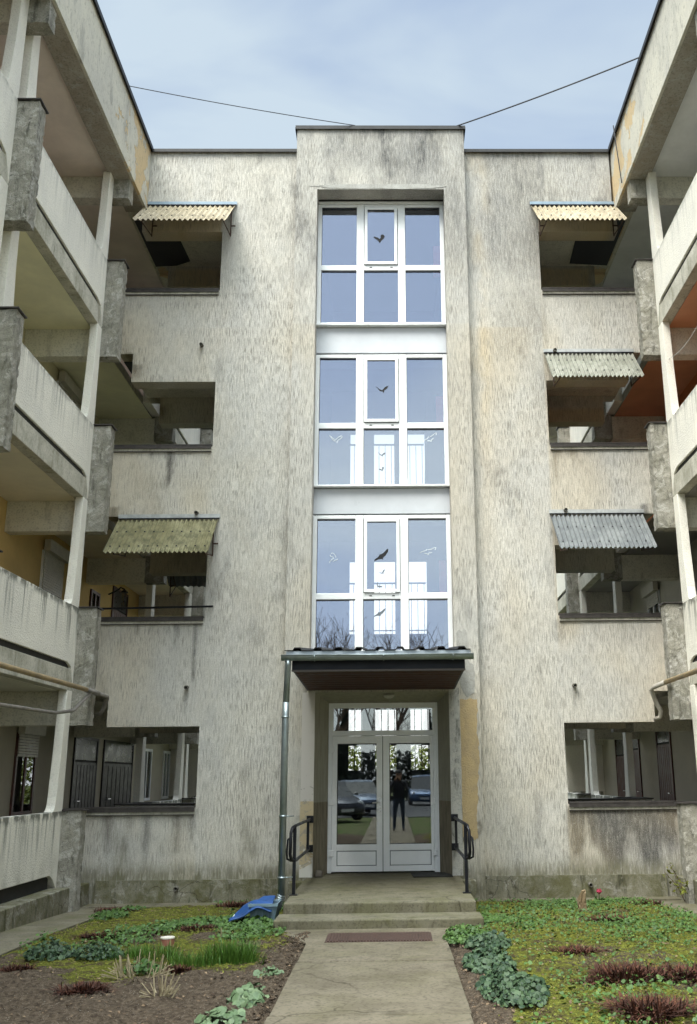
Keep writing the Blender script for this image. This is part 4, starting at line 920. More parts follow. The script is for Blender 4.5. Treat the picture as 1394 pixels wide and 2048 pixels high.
cable('down_cable', (4.02, -.62, 12.5), (4.06, -.72, 11.3), 0, .010, CB, 'short black cable running down the right roof fascia near the corner')

# ------------------------------------------------------------------ bin with blue sheet
bn = empty('water_bin', (-1.30, -2.55, .09), 'grey plastic bin covered by a blue sheet under the downpipe', 'bin')
z0, z1 = .08, .33
MB().add([(-1.46, -3.00, z0), (-1.20, -3.00, z0), (-1.20, -2.66, z0), (-1.46, -2.66, z0), (-1.48, -3.04, z1), (-1.155, -3.04, z1), (-1.155, -2.62, z1), (-1.48, -2.62, z1),
          (-1.465, -3.025, z1), (-1.17, -3.025, z1), (-1.17, -2.635, z1), (-1.465, -2.635, z1), (-1.445, -2.985, z0+.02), (-1.215, -2.985, z0+.02), (-1.215, -2.675, z0+.02), (-1.445, -2.675, z0+.02)],
         [(0, 3, 2, 1), (0, 1, 5, 4), (1, 2, 6, 5), (2, 3, 7, 6), (3, 0, 4, 7), (4, 5, 9, 8), (5, 6, 10, 9), (6, 7, 11, 10), (7, 4, 8, 11), (8, 9, 13, 12), (9, 10, 14, 13), (10, 11, 15, 14), (11, 8, 12, 15), (12, 13, 14, 15)]).build('bin_body', plain('blue_grey_plastic', (.14, .20, .24), .45), bn, bevel=.006)
mb = MB()
for x in (-1.40, -1.33, -1.26): mb.box(x-.006, x+.006, -3.03, -3.005, .12, .31)
mb.box(-1.49, -1.15, -3.055, -3.035, .305, .335)
mb.build('bin_rib', plain('blue_grey_plastic_rib', (.16, .23, .27), .45), bn)
tr = MB(); nu, nv = 24, 14; rr = random.Random(3)
for j in range(nv+1):
    for i in range(nu+1):
        u, v = i/nu, j/nv                     # u from bin (0) to drooping left end (1)
        x = -1.22-.42*u-.05*v*u; y = -2.66-.42*v*(1+.15*u)
        z = .355+.02*u-.25*max(0, u-.35)**1.2 - .09*v*(1-.2*u) + .05*math.sin(v*3.1)*(1-u*.5) + .016*math.sin(u*9+v*5)+.010*math.sin(v*13+u*3)+.025*(float(n1(np.array([u*5.]), np.array([v*4.]), 4)[0])-.5)
        z = max(z, .10+.02*math.sin(u*20)); tr.v.append((x, y, z))
for j in range(nv):
    for i in range(nu): a = j*(nu+1)+i; tr.f.append((a, a+1, a+nu+2, a+nu+1))
ts = tr.build('blue_sheet', plain('blue_plastic_sheet', (.012, .055, .185), .6, 0, .2, 5), smooth=True, origin=(-1.5, -2.6, .3))
tagp(ts, 'crumpled blue plastic sheet draped from the bin down onto the left bed', 'plastic sheet')
sm = ts.modifiers.new('solid', 'SOLIDIFY'); sm.thickness = .012
o = MB().tube([(-1.69, -3.13, .13), (-1.66, -2.9, .20), (-1.64, -2.68, .22)], .010, 6).build('sheet_hem', plain('white_hem', (.5, .53, .55), .6), ts); 

# ------------------------------------------------------------------ plants
def leafmat(name, c1, c2, rough=.55, tr_=.15, sc=14.):
    s = NT(name, rough, 0, .3)
    oi = s.n('ShaderNodeNewGeometry'); rnd = oi.outputs['Random Per Island']
    c = s.mix(rnd, c1, c2); c = s.mix(s.math('MULTIPLY', s.ramp(s.noise(sc, 3, .6), .35, .7), .5), c, tuple(x*.5 for x in c1)); s.base(c)
    s.b.inputs['Subsurface Weight'].default_value = 0
    return s.m
LM = {'sedum': leafmat('dried_red_stems', (.022, .010, .008), (.135, .050, .028), .85), 'green': leafmat('fresh_green_leaf', (.034, .078, .014), (.085, .155, .03)),
      'blue': leafmat('grey_green_leaf', (.012, .034, .014), (.075, .12, .055)), 'grass': leafmat('grass_blade', (.045, .11, .012), (.09, .18, .025)),
      'straw': leafmat('dry_straw', (.24, .19, .11), (.40, .34, .22), .8), 'pale': leafmat('pale_green_leaf', (.08, .13, .06), (.17, .23, .12)),
      'dark': leafmat('dark_conifer', (.010, .018, .008), (.02, .035, .012)), 'hedge': leafmat('lit_hedge_leaf', (.12, .15, .03), (.24, .26, .06)), 'dead': leafmat('dead_leaf', (.05, .03, .018), (.26, .18, .11), .8), 'moss': leafmat('moss_tuft', (.07, .085, .014), (.24, .25, .04), .9)}
def leaves(P, N, size, aspect=1., shape='round', rs=None, fold=.25):
    """P,N arrays of points and normals -> verts, faces of small folded leaves"""
    rs = rs or np.random.default_rng(1); n = len(P)
    N = N/np.linalg.norm(N, axis=1, keepdims=True); a = rs.normal(size=(n, 3)); T = np.cross(N, a); T /= np.linalg.norm(T, axis=1, keepdims=True)+1e-9; Bv = np.cross(N, T)
    s_ = size*(.35+1.25*rs.random(n)**1.4)[:, None]
    prof = [(-.5, 0, 0), (-.2, .42, 1), (.25, .45, 1), (.5, .12, .5), (.5, -.12, .5), (.25, -.45, 1), (-.2, -.42, 1)] if shape == 'round' else [(-.5, 0, 0), (0, .32, 1), (.5, 0, 0), (0, -.32, 1)]
    k = len(prof); Vv = np.empty((n, k, 3))
    for i, (u, w, h) in enumerate(prof): Vv[:, i] = P+T*s_*u*aspect+Bv*s_*w+N*s_*h*fold*.5
    F = [tuple(range(i*k, i*k+k)) for i in range(n)]
    return Vv.reshape(-1, 3), F
def leaf_obj(name, mat, lists, parent=None, origin=None, stems=None):
    mb = MB()
    for Vv, F in lists:
        b = len(mb.v); mb.v += [tuple(p) for p in Vv.tolist()]; mb.f += [tuple(i+b for i in f) for f in F]
    if stems: b = len(mb.v); mb.v += stems.v; mb.f += [tuple(i+b for i in f) for f in stems.f]
    return mb.build(name, mat, parent, fix=False, origin=origin)
def blades(cx, cy, cz, rad, n, h, w, lean, rs, curl=.3, mb=None):
    mb = mb or MB()
    for _ in range(n):
        a = rs.random()*6.283; r = rad*math.sqrt(rs.random())*(1+.28*math.sin(3*a+cx*7)+.18*math.sin(7*a+cy*5)); x, y = cx+r*math.cos(a), cy+r*math.sin(a)*.8
        az = a+rs.normal()*1.1; hh = h*(.45+.75*rs.random()); ln = lean*(.2+rs.random())*(r/rad*.7+.4)
        dx, dy = math.cos(az), math.sin(az); px, py = -dy*w/2, dx*w/2; pts = []
        for t, ww in ((0, 1), (.4, .9), (.75, .7), (1, .15)):
            o_ = ln*hh*t**1.6; zz = cz-.01+hh*(t-curl*t*t*ln); pts += [(x+dx*o_-px*ww, y+dy*o_-py*ww, zz), (x+dx*o_+px*ww, y+dy*o_+py*ww, zz)]
        b = len(mb.v); mb.v += pts; mb.f += [(b, b+1, b+3, b+2), (b+2, b+3, b+5, b+4), (b+4, b+5, b+7, b+6)]
    return mb
rs = np.random.default_rng(5)
# dried red-brown clumps
CL = [(-3.50, -1.15, .30, .13, 'reddish dried clump in the left bed by the paved corner'), (-2.82, -4.0, .24, .13, 'dark red dried clump at the left of the left bed beside green leaves'), (-2.45, -3.75, .15, .10, 'small dark dried clump right behind the tin in the left bed'),
      (-1.98, -3.5, .26, .10, 'red dried clump behind the tin in the left bed'), (-1.97, -.85, .26, .16, 'reddish dried clump by the wall next to the blue sheet'), (-2.22, -6.6, .20, .14, 'rusty dried clump on bare soil left of the stalk stubble'),
      (-3.08, -5.65, .17, .10, 'small dark red clump at the far left edge of the left bed'), (-1.68, -5.75, .11, .12, 'tiny dark red clump between the two grass tufts'), (1.86, -.62, .20, .10, 'low red clump by the wall nearest the steps in the right bed'),
      (3.50, -1.15, .22, .12, 'low red clump by the right paving near the wall'), (2.57, -3.2, .26, .15, 'curly brown red clump in the middle of the right bed'), (1.86, -5.15, .24, .13, 'rusty red clump among moss in the right bed before the big one'),
      (2.05, -6.35, .34, .24, 'largest dark red dried clump at the right of the right bed'), (2.50, -6.35, .30, .18, 'spreading dark red clump touching the largest one on its right'), (1.70, -6.45, .13, .09, 'little brown clump touching the largest one on its left'), (1.92, -7.6, .30, .24, 'tall red dried clump nearest the camera in the right bed')]
for (x, y, r, h, lab) in CL:
    z = bed_z(x, y); mb = blades(x, y, z, r*.85, int(1700*r), h*.66, .010, 1.25, rs, .55); mb = blades(x, y, z, r*.8, int(900*r), h*.45, .016, 2.0, rs, .2, mb)
    o = mb.build('dried_perennial', LM['sedum'], fix=False, origin=(x, y, z)); tagp(o, lab, 'plant', 'dried red perennial clumps')
# grass tufts
for (x, y, r, h, nn, lab) in ((-2.12, -5.15, .38, .10, 700, 'loose green grass tuft left of centre in the left bed'), (-1.28, -5.35, .24, .19, 800, 'dense bright green grass tuft by the soil edge of the left bed'), (-1.62, -5.5, .25, .10, 350, 'thin short grass patch between the grass tufts')):
    z = bed_z(x, y); o = blades(x, y, z, r, nn, h, .006, .5, rs).build('grass_tuft', LM['grass'], fix=False, origin=(x, y, z)); tagp(o, lab, 'grass', 'green grass tufts')
# dry stalk stubble
for (x, y, r, h, nn, lab) in ((-1.60, -6.8,   .10, .18, 12, 'pale dry stalk stubble standing on bare soil in the left bed'), (-1.98, -5.95, .20, .16, 26, 'thin broken dry stalks among moss in the left bed')):
    z = bed_z(x, y); mb = MB()
    for _ in range(nn):
        a = rs.random()*6.28; q = r*math.sqrt(rs.random()); hh = h*(.4+.8*rs.random()); bx, by = x+q*math.cos(a), y+q*math.sin(a)
        mb.tube([(bx, by, z-.02), (bx+rs.normal()*.02+.05*math.cos(a), by+rs.normal()*.02, z+hh)], [.006, .0045], 5)
    for _ in range(nn*2):
        a = rs.random()*6.28; hh = h*.5*rs.random(); mb.tube([(x+r*.6*math.cos(a), y+r*.6*math.sin(a), z), (x+r*1.5*math.cos(a), y+r*1.5*math.sin(a), z+hh)], .0035, 4)
    o = mb.build('dry_stalks', LM['straw'], origin=(x, y, z)); tagp(o, lab, 'plant')
# leafy low plants
def leafy(name, x, y, rx, ry, h, n, size, mat, lab, group, cat='plant', dens=1.):
    z = bed_z(x, y); a = rs.random(n)*6.283; r = np.sqrt(rs.random(n)); px = x+rx*r*np.cos(a); py = y+ry*r*np.sin(a)
    lump = .45+1.1*VN(int(abs(x*100+y*10)) % 97)(px*7, py*7, 3); hz = h*(1-r**2*.7)*(.15+.85*rs.random(n))*lump; P = np.stack([px, py, z+hz], 1); N = np.stack([(px-x)*.6/rx+rs.normal(size=n)*.6, (py-y)*.6/ry-.3+rs.normal(size=n)*.6, 1.0+0*px], 1)
    st = MB()
    for i in range(0, n, 3): st.tube([(float(px[i])*.7+x*.3, float(py[i])*.7+y*.3, z-.01), tuple(P[i])], .0022, 3, False)
    o = leaf_obj(name, LM[mat], [leaves(P, N, size, 1.05, 'round', rs)], origin=(x, y, z), stems=st); tagp(o, lab, cat, group); return o
leafy('leafy_plant', -.92, -6.9, .13, .42, .10, 150, .050, 'pale', 'pale round leaved plant in the soil beside the path', 'leafy plants in the left bed')
leafy('leafy_plant', -.90, -5.9, .11, .20, .08, 70, .042, 'pale', 'small pale leaved plant beside the path behind the long one', 'leafy plants in the left bed')
leafy('leafy_plant', -.98, -7.65, .16, .18, .10, 90, .05, 'pale', 'pale leaved plant nearest the camera on the left of the path', 'leafy plants in the left bed')
leafy('leafy_plant', -2.98, -5.15, .24, .20, .15, 600, .030, 'blue', 'blue green leafy clump at the left end of the left bed', 'leafy plants in the left bed')
leafy('leafy_plant', -2.52, -5.2, .22, .20, .14, 520, .028, 'blue', 'blue green leafy clump with darker leaves second from left', 'leafy plants in the left bed')
leafy('leafy_plant', -1.98, -5.75, .16, .14, .12, 160, .036, 'green', 'dark green leafy clump near the dry stalks', 'leafy plants in the left bed')
leafy('leafy_plant', -1.35, -3.1, .20, .22, .12, 300, .042, 'green', 'bright green leafy plant against the blue grey bin', 'leafy plants in the left bed')
leafy('leafy_plant', .90, -4.35, .24, .42, .13, 900, .030, 'green', 'green leafy bush at the path edge nearest the steps', 'leafy plants along the right path edge')
leafy('leafy_plant', 1.06, -4.85, .22, .35, .13, 900, .032, 'blue', 'grey green leafy bush right of the path second from the steps', 'leafy plants along the right path edge')
leafy('leafy_plant', .98, -5.75, .22, .45, .13, 1100, .034, 'blue', 'grey green leafy bush at the middle of the path edge', 'leafy plants along the right path edge')
leafy('leafy_plant', 1.06, -6.85, .26, .55, .13, 1500, .034, 'blue', 'grey green spreading bush nearest the camera right of the path', 'leafy plants along the right path edge')
# ground cover leaves spread over both beds
def scatter(x0, x1, y0, y1, n, f, seed):
    r = np.random.default_rng(seed); x = x0+(x1-x0)*r.random(n); y = y0+(y1-y0)*r.random(n)
    k = r.random(n) < f(x, y); return x[k], y[k], r
gn = VN(33)
def cover(name, x0, x1, y0, y1, n, f, size, mat, seed, lift=.03, shape='round', nv=.5, lab=None, cat='ground cover'):
    x, y, r = scatter(x0, x1, y0, y1, n, f, seed); z = gza(y)+(bh_(x*2.2, y*2.2, 3)-.5)*.07+lift*r.random(len(x))
    N = np.stack([r.normal(size=len(x))*nv, r.normal(size=len(x))*nv-.3, np.ones(len(x))], 1)
    o = leaf_obj(name, LM[mat], [leaves(np.stack([x, y, z], 1), N, size, 1., shape, r)]); tagp(o, lab, cat, None, 'stuff')
cover('ground_cover', .8, 3.7, -8.5, -.35, 30000, lambda x, y: (.25+.75*ss(.45, .62, gn(x*1.9, y*1.1, 4)))*(.35+.65*ss(-5.2, -3.6, y))*ss(.8, 1.1, x), .026, 'green', 41, .05, lab='small green leaved ground cover over the right bed')
cover('ground_cover', -3.5, -1.0, -5.3, -.45, 26000, lambda x, y: ss(.44, .60, gn(x*1.5+4, y*1.0, 4))*ss(-5.0, -3.8, y), .028, 'green', 42, .06, lab='small green leaved ground cover in the left bed')
cover('moss', .85, 3.7, -9, -.35, 36000, lambda x, y: .9*right_moss(x, y), .016, 'moss', 43, .012, 'diamond', lab='yellow green moss over the right bed')
cover('moss', -3.5, -.9, -7, -.45, 22000, lambda x, y: .9*left_moss(x, y), .016, 'moss', 44, .012, 'diamond', lab='yellow green moss over the left bed')
cover('leaf_litter', -3.5, -.72, -9.5, -.5, 9000, lambda x, y: .3+.7*ss(-1.3, -.8, x), .024, 'dead', 45, .01, 'diamond', .35, lab='dead leaves and crumbs on the soil of the left bed', cat='leaf litter')
cover('leaf_litter', .72, 3.7, -9.5, -.35, 6000, lambda x, y: .35+.65*ss(1.1, .8, x), .024, 'dead', 46, .015, 'diamond', .35, lab='dead leaves and crumbs on the right bed', cat='leaf litter')
# soil clods along the path edge
mb = MB(); r = random.Random(9)
for _ in range(900):
    x = -.72-abs(r.gauss(0, .22)); y = r.uniform(-8.5, -3.7)
    if x < -1.4: continue
    s_ = r.uniform(.006, .022); z = bed_z(x, y); c = [(x+s_*r.uniform(.6, 1.2)*a, y+s_*r.uniform(.6, 1.2)*b, z+s_*r.uniform(.5, 1)*d) for a, b, d in ((1, 0, 0), (-1, 0, 0), (0, 1, 0), (0, -1, 0), (0, 0, 1), (0, 0, -1))]
    mb.add(c, [(0, 2, 4), (2, 1, 4), (1, 3, 4), (3, 0, 4), (2, 0, 5), (1, 2, 5), (3, 1, 5), (0, 3, 5)])
o = mb.build('soil_clods', SOIL); tagp(o, 'loose brown soil crumbs beside the left edge of the path', 'soil', None, 'stuff')

# small things in the beds
o = MB().tube([(-2.06, -4.5, .11), (-2.06, -4.5, .175), (-2.06, -4.5, .185)], [.062, .066, .06], 20)
tn = empty('tin_can', (-2.06, -4.5, .12), 'small round reddish tin with a white lid in the left bed', 'tin')
MB().tube([(-2.06, -4.5, .10), (-2.06, -4.5, .20)], .066, 20).build('can', plain('red_brown_tin', (.30, .12, .085), .5), tn, smooth=False)
MB().tube([(-2.06, -4.5, .20), (-2.06, -4.5, .212)], .070, 20).build('lid', plain('white_lid', (.68, .62, .54), .5), tn)
o = MB().tube([(-1.60, -4.15, .1), (-1.595, -4.15, .24)], .006, 5).build('stake', LM['straw'], origin=(-1.6, -4.15, .1)); tagp(o, 'thin pale stake standing right of the tin', 'stake')
mb = rough_box(2.46, 2.56, -1.97, -1.88, .03, .27, .04, .008, 12)
for i, v in enumerate(mb.v):
    if v[2] > .2: mb.v[i] = (v[0], v[1], v[2]+(.05 if v[0] > 2.5 else -.04))
o = mb.build('tree_stump', concrete_mat('grey_brown_wood', (.20, .14, .08), (.28, .21, .13), (.08, .06, .04), .5, 0, 0, 12), origin=(2.51, -1.92, .05)); tagp(o, 'short broken wooden stump in the right bed', 'stump')
tp = empty('tulip', (2.96, -.75, .03), 'single pink tulip by the wall under the drain spout', 'flower')
MB().tube([(2.96, -.75, .0), (2.965, -.76, .14)], .006, 5).build('stem', LM['green'], tp)
mb = MB()
for k in range(6):
    a = k*math.pi/3; c_, s_ = math.cos(a), math.sin(a)
    mb.add([(2.965, -.76, .13), (2.965+.035*c_-.02*s_, -.76+.035*s_+.02*c_, .165), (2.965+.028*c_, -.76+.028*s_, .21), (2.965+.035*c_+.02*s_, -.76+.035*s_-.02*c_, .165)], [(0, 1, 2, 3)])
mb.build('petals', plain('pink_petal', (.42, .04, .09), .5), tp)
blades(2.96, -.75, .02, .05, 14, .13, .02, .7, rs).build('leaf', LM['green'], tp, fix=False)
# shrub by the right corner
mb = MB(); P = []
for (a, b) in (((4.15, -.75, 0), (3.86, -.85, .42)), ((4.18, -.7, 0), (4.0, -.6, .5)), ((4.16, -.8, 0), (4.06, -1.1, .36)), ((4.2, -.72, 0), (3.98, -.95, .30))):
    mb.tube([a, ((a[0]+b[0])/2+.03, (a[1]+b[1])/2, (a[2]+b[2])/2+.02), b], [.008, .006, .003], 5)
    for i in range(22): t = .45+.55*rs.random(); P.append([a[j]+(b[j]-a[j])*t+rs.normal()*.03 for j in range(3)])
P = np.array(P); sr = empty('shrub', (4.16, -.75, 0), 'small thin shrub with yellowish leaves in the right corner', 'plant')
mb.build('stem', LM['dead'], sr); leaf_obj('foliage', LM['moss'], [leaves(P, rs.normal(size=P.shape)+np.array([0, -.4, .8]), .045, 1.3, 'diamond', rs)], sr)
leafy('snowdrop_clump', 2.28, -8.0, .2, .2, .16, 200, .03, 'pale', 'pale spring flowers at the right bottom of the right bed', None, 'flower')

# ------------------------------------------------------------------ behind the middle block: hedge and lawn; behind the camera: trees, cars, photographer
def hedge(name, x0, x1, y0, y1, h, n, mat, lab, size=.09):
    r = np.random.default_rng(hash(name) % 1000 if False else int(abs(y0*10))); x = x0+(x1-x0)*r.random(n); y = y0+(y1-y0)*r.random(n)
    top = h*(.8+.35*VN(55)(x*.9, y*.9, 3)); z = top*r.random(n)**.7
    P = np.stack([x, y, z], 1); N = r.normal(size=(n, 3))+np.array([0, 0, .4])
    rt = empty(name, ((x0+x1)/2, (y0+y1)/2, 0), lab, 'hedge'); leaf_obj('foliage', LM[mat], [leaves(P, N, size, 1.2, 'diamond', r)], rt)
    st = MB()
    for i in range(int((x1-x0)*1.5)): xx = x0+(i+.5)/1.5; st.tube([(xx, (y0+y1)/2, -.1), (xx+.1, (y0+y1)/2, h*.8)], [.04, .015], 5)
    st.build('stems', LM['dead'], rt)
hedge('hedge', -4.0, 4.0, 17.0, 18.2, 2.7, 9000, 'hedge', 'yellow green hedge behind the building seen through the door glass', .12)
hedge('dark_hedge', -14, 14, -58, -56, 3.4, 16000, 'dark', 'tall dark hedge behind the parked cars reflected in the door glass', .28)

def tree(name, x, y, h, seed, lab, conifer=False):
    r = random.Random(seed); rt = empty(name, (x, y, .1), lab, 'tree'); mb = MB(); tw_ = MB()
    if conifer:
        mb.tube([(x, y, 0), (x, y, h)], [.2, .02], 7); mb.build('trunk', LM['dead'], rt)
        rg_ = np.random.default_rng(seed); n = 9000; t = rg_.random(n)**.8; a = rg_.random(n)*6.283; rad = (1-t)*h*.22*(.35+.65*rg_.random(n))*(1+.25*np.sin(t*60)); 
        P = np.stack([x+rad*np.cos(a), y+rad*np.sin(a), .8+t*(h-.8)-.25*rad], 1); leaf_obj('crown', LM['dark'], [leaves(P, rg_.normal(size=(n, 3)), .22, 1.6, 'diamond', rg_)], rt); return
    def grow(p, d, L, rad, lev):
        q = p; pts = [p]; nseg = 3
        for i in range(nseg):
            d = (d+Vector((r.gauss(0, .10), r.gauss(0, .10), r.gauss(.03, .06)))).normalized(); q = q+d*L/nseg; pts.append(q)
        (mb if lev < 2 else tw_).tube(pts, [rad*(1-.12*i) for i in range(nseg+1)], 6 if lev < 2 else 3, False)
        if lev >= 5: return
        for k in range(r.choice((3, 3, 4)) if lev else 5):
            t = r.uniform(.45, 1); b = pts[0].lerp(pts[-1], t) if lev else pts[1+min(2, k//2)]
            ax = Vector((r.gauss(0, 1), r.gauss(0, 1), r.gauss(0, .4))); nd = (d+ax.normalized()*r.uniform(.5, .9)+Vector((0, 0, .25))).normalized(); grow(b, nd, L*r.uniform(.6, .78), rad*.55, lev+1)
    grow(Vector((x, y, 0)), Vector((0, 0, 1)), h*.36, h*.016, 0)
    mb.build('trunk', LM['dead'], rt, smooth=True, fix=False); tw_.build('crown', LM['dead'], rt, fix=False)
tree('bare_tree', -4.2, -38, 13.0, 3, 'bare tree reflected in the left pane of the lowest stair window'); tree('bare_tree', -.3, -42, 12.2, 8, 'bare tree reflected in the middle of the lowest stair window'); tree('bare_tree', -7.5, -36, 11.5, 12, 'bare tree further left behind the cars')
tree('conifer', 5.4, -40, 12.6, 5, 'dark conifer reflected at the right edge of the lowest stair window', True); tree('conifer', -3.2, -52, 6.6, 6, 'low dark conifer behind the parked cars', True)
tree('conifer', 2.6, -54, 6.2, 7, 'low dark conifer behind the blue car', True)

def car(x, y, rot_, paint, lab, L=4.2, Wd=1.72, H=1.48):
    rt = empty('parked_car', (x, y, .13), lab, 'car', 'cars parked behind the lawn')
    ca, sa = math.cos(rot_), math.sin(rot_)
    def T(p): return (x+p[0]*ca-p[1]*sa, y+p[0]*sa+p[1]*ca, .13+p[2])     # local: +x forward, y sideways
    def loft(secs, name, mat, sm=True):
        mb = MB(); n = len(secs[0])
        for s2_ in secs: mb.v += [T(p) for p in s2_]
        for i in range(len(secs)-1):
            for k in range(n): mb.f.append((i*n+k, i*n+(k+1) % n, (i+1)*n+(k+1) % n, (i+1)*n+k))
        mb.f.append(tuple(range(n))); mb.f.append(tuple(range((len(secs)-1)*n, len(secs)*n)))
        return mb.build(name, mat, rt, smooth=sm)
    w = Wd/2
    def ring(px, zb, zt, ww, tw_): return [(px, -ww*.96, zb), (px, -ww, (zb+zt)*.5), (px, -ww*.97, zt-.06), (px, -ww*tw_, zt), (px, 0, zt+.015), (px, ww*tw_, zt), (px, ww*.97, zt-.06), (px, ww, (zb+zt)*.5), (px, ww*.96, zb)]
    body = loft([ring(-L/2, .32, .72, w*.86, .8), ring(-L/2+.08, .24, .86, w*.95, .86), ring(-L*.3, .2, .92, w, .9), ring(0, .2, .93, w, .9), ring(L*.22, .2, .92, w, .9), ring(L*.36, .22, .84, w*.98, .88), ring(L/2-.12, .24, .70, w*.93, .85), ring(L/2, .3, .60, w*.82, .8)], 'body', paint)
    gz_ = .92
    loft([[(-L*.46, -w*.88, gz_), (-L*.46, w*.88, gz_), (-L*.37, w*.74, H-.06), (-L*.37, -w*.74, H-.06)], [(L*.0, -w*.92, gz_), (L*.0, w*.92, gz_), (L*.0, w*.76, H-.015), (L*.0, -w*.76, H-.015)], [(L*.27, -w*.86, gz_-.03), (L*.27, w*.86, gz_-.03), (L*.08, w*.74, H-.05), (L*.08, -w*.74, H-.05)]], 'windows', M['carglass'], False)
    loft([[(-L*.40, -w*.72, H-.07), (-L*.40, w*.72, H-.07), (-L*.37, w*.70, H-.03), (-L*.37, -w*.70, H-.03)], [(-.1, -w*.765, H-.04), (-.1, w*.765, H-.04), (-.1, w*.7, H+.02), (-.1, -w*.7, H+.02)], [(L*.09, -w*.75, H-.07), (L*.09, w*.75, H-.07), (L*.06, w*.7, H-.02), (L*.06, -w*.7, H-.02)]], 'roof', paint, False)
    for wx in (-L*.3, L*.32):
        for sy in (-1, 1):
            MB().tube([T((wx, sy*(w-.2), .31)), T((wx, sy*(w-.19), .31)), T((wx, sy*(w+.005), .31)), T((wx, sy*(w+.01), .31))], [.28, .31, .31, .27], 22).build('wheel', plain('tyre_rubber', (.012, .012, .012), .8), rt)
            MB().tube([T((wx, sy*(w+.008), .31)), T((wx, sy*(w+.016), .31))], .19, 14).build('hubcap', plain('hubcap_silver', (.4, .4, .42), .35, .6), rt)
    for sy in (-1, 1):
        MB().tube([T((L/2-.24, sy*w*.70, .66)), T((L/2-.10, sy*w*.68, .65)), T((L/2-.06, sy*w*.66, .64))], [.10, .12, .08], 10).build('headlight', plain('headlight_glass', (.6, .62, .65), .1), rt, smooth=True)
        MB().tube([T((L*.2, sy*(w+.0), .98)), T((L*.2, sy*(w+.14), 1.0))], [.03, .07], 8).build('mirror', paint, rt)
    gr = MB(); vs = [T(p) for p in ((L/2-.02, -.42, .50), (L/2-.02, .42, .50), (L/2-.05, .44, .64), (L/2-.05, -.44, .64), (L/2+.012, -.42, .49), (L/2+.012, .42, .49), (L/2-.02, .44, .65), (L/2-.02, -.44, .65))]
    gr.add(vs, [(0, 3, 2, 1), (4, 5, 6, 7), (0, 1, 5, 4), (1, 2, 6, 5), (2, 3, 7, 6), (3, 0, 4, 7)]).build('grille', M['gap'], rt)
    vs = [T(p) for p in ((L/2+.0, -.26, .36), (L/2+.0, .26, .36), (L/2+.0, .26, .47), (L/2+.0, -.26, .47), (L/2+.03, -.26, .36), (L/2+.03, .26, .36), (L/2+.03, .26, .47), (L/2+.03, -.26, .47))]
    MB().add(vs, [(0, 3, 2, 1), (4, 5, 6, 7), (0, 1, 5, 4), (1, 2, 6, 5), (2, 3, 7, 6), (3, 0, 4, 7)]).build('number_plate', plain('plate_white', (.6, .6, .6), .5), rt)
M['carglass'] = plain('car_window_glass', (.006, .008, .010), .25, 0, 0, 3, .15)
def carpaint(n_, c): return plain(n_, c, .25, .5, .02, 3, .6)
car(-2.55, -23.4, math.radians(62), carpaint('dark_grey_car_paint', (.05, .052, .06)), 'dark grey car parked nearest, reflected in the left door glass')
car(-1.45, -29.0, math.radians(75), carpaint('silver_blue_car_paint', (.10, .13, .18)), 'silver blue car parked behind the dark grey one')
car(1.9, -44.0, math.radians(90), carpaint('blue_car_paint', (.05, .09, .17)), 'blue car parked farthest, reflected beside the photographer', 4.4, 1.8, 1.65)
o = MB().box(-12, 12, -60, -26.2, .02, .105).build('road', plain('asphalt', (.055, .055, .055), .9, bump=.01)); tagp(o, kind='structure')

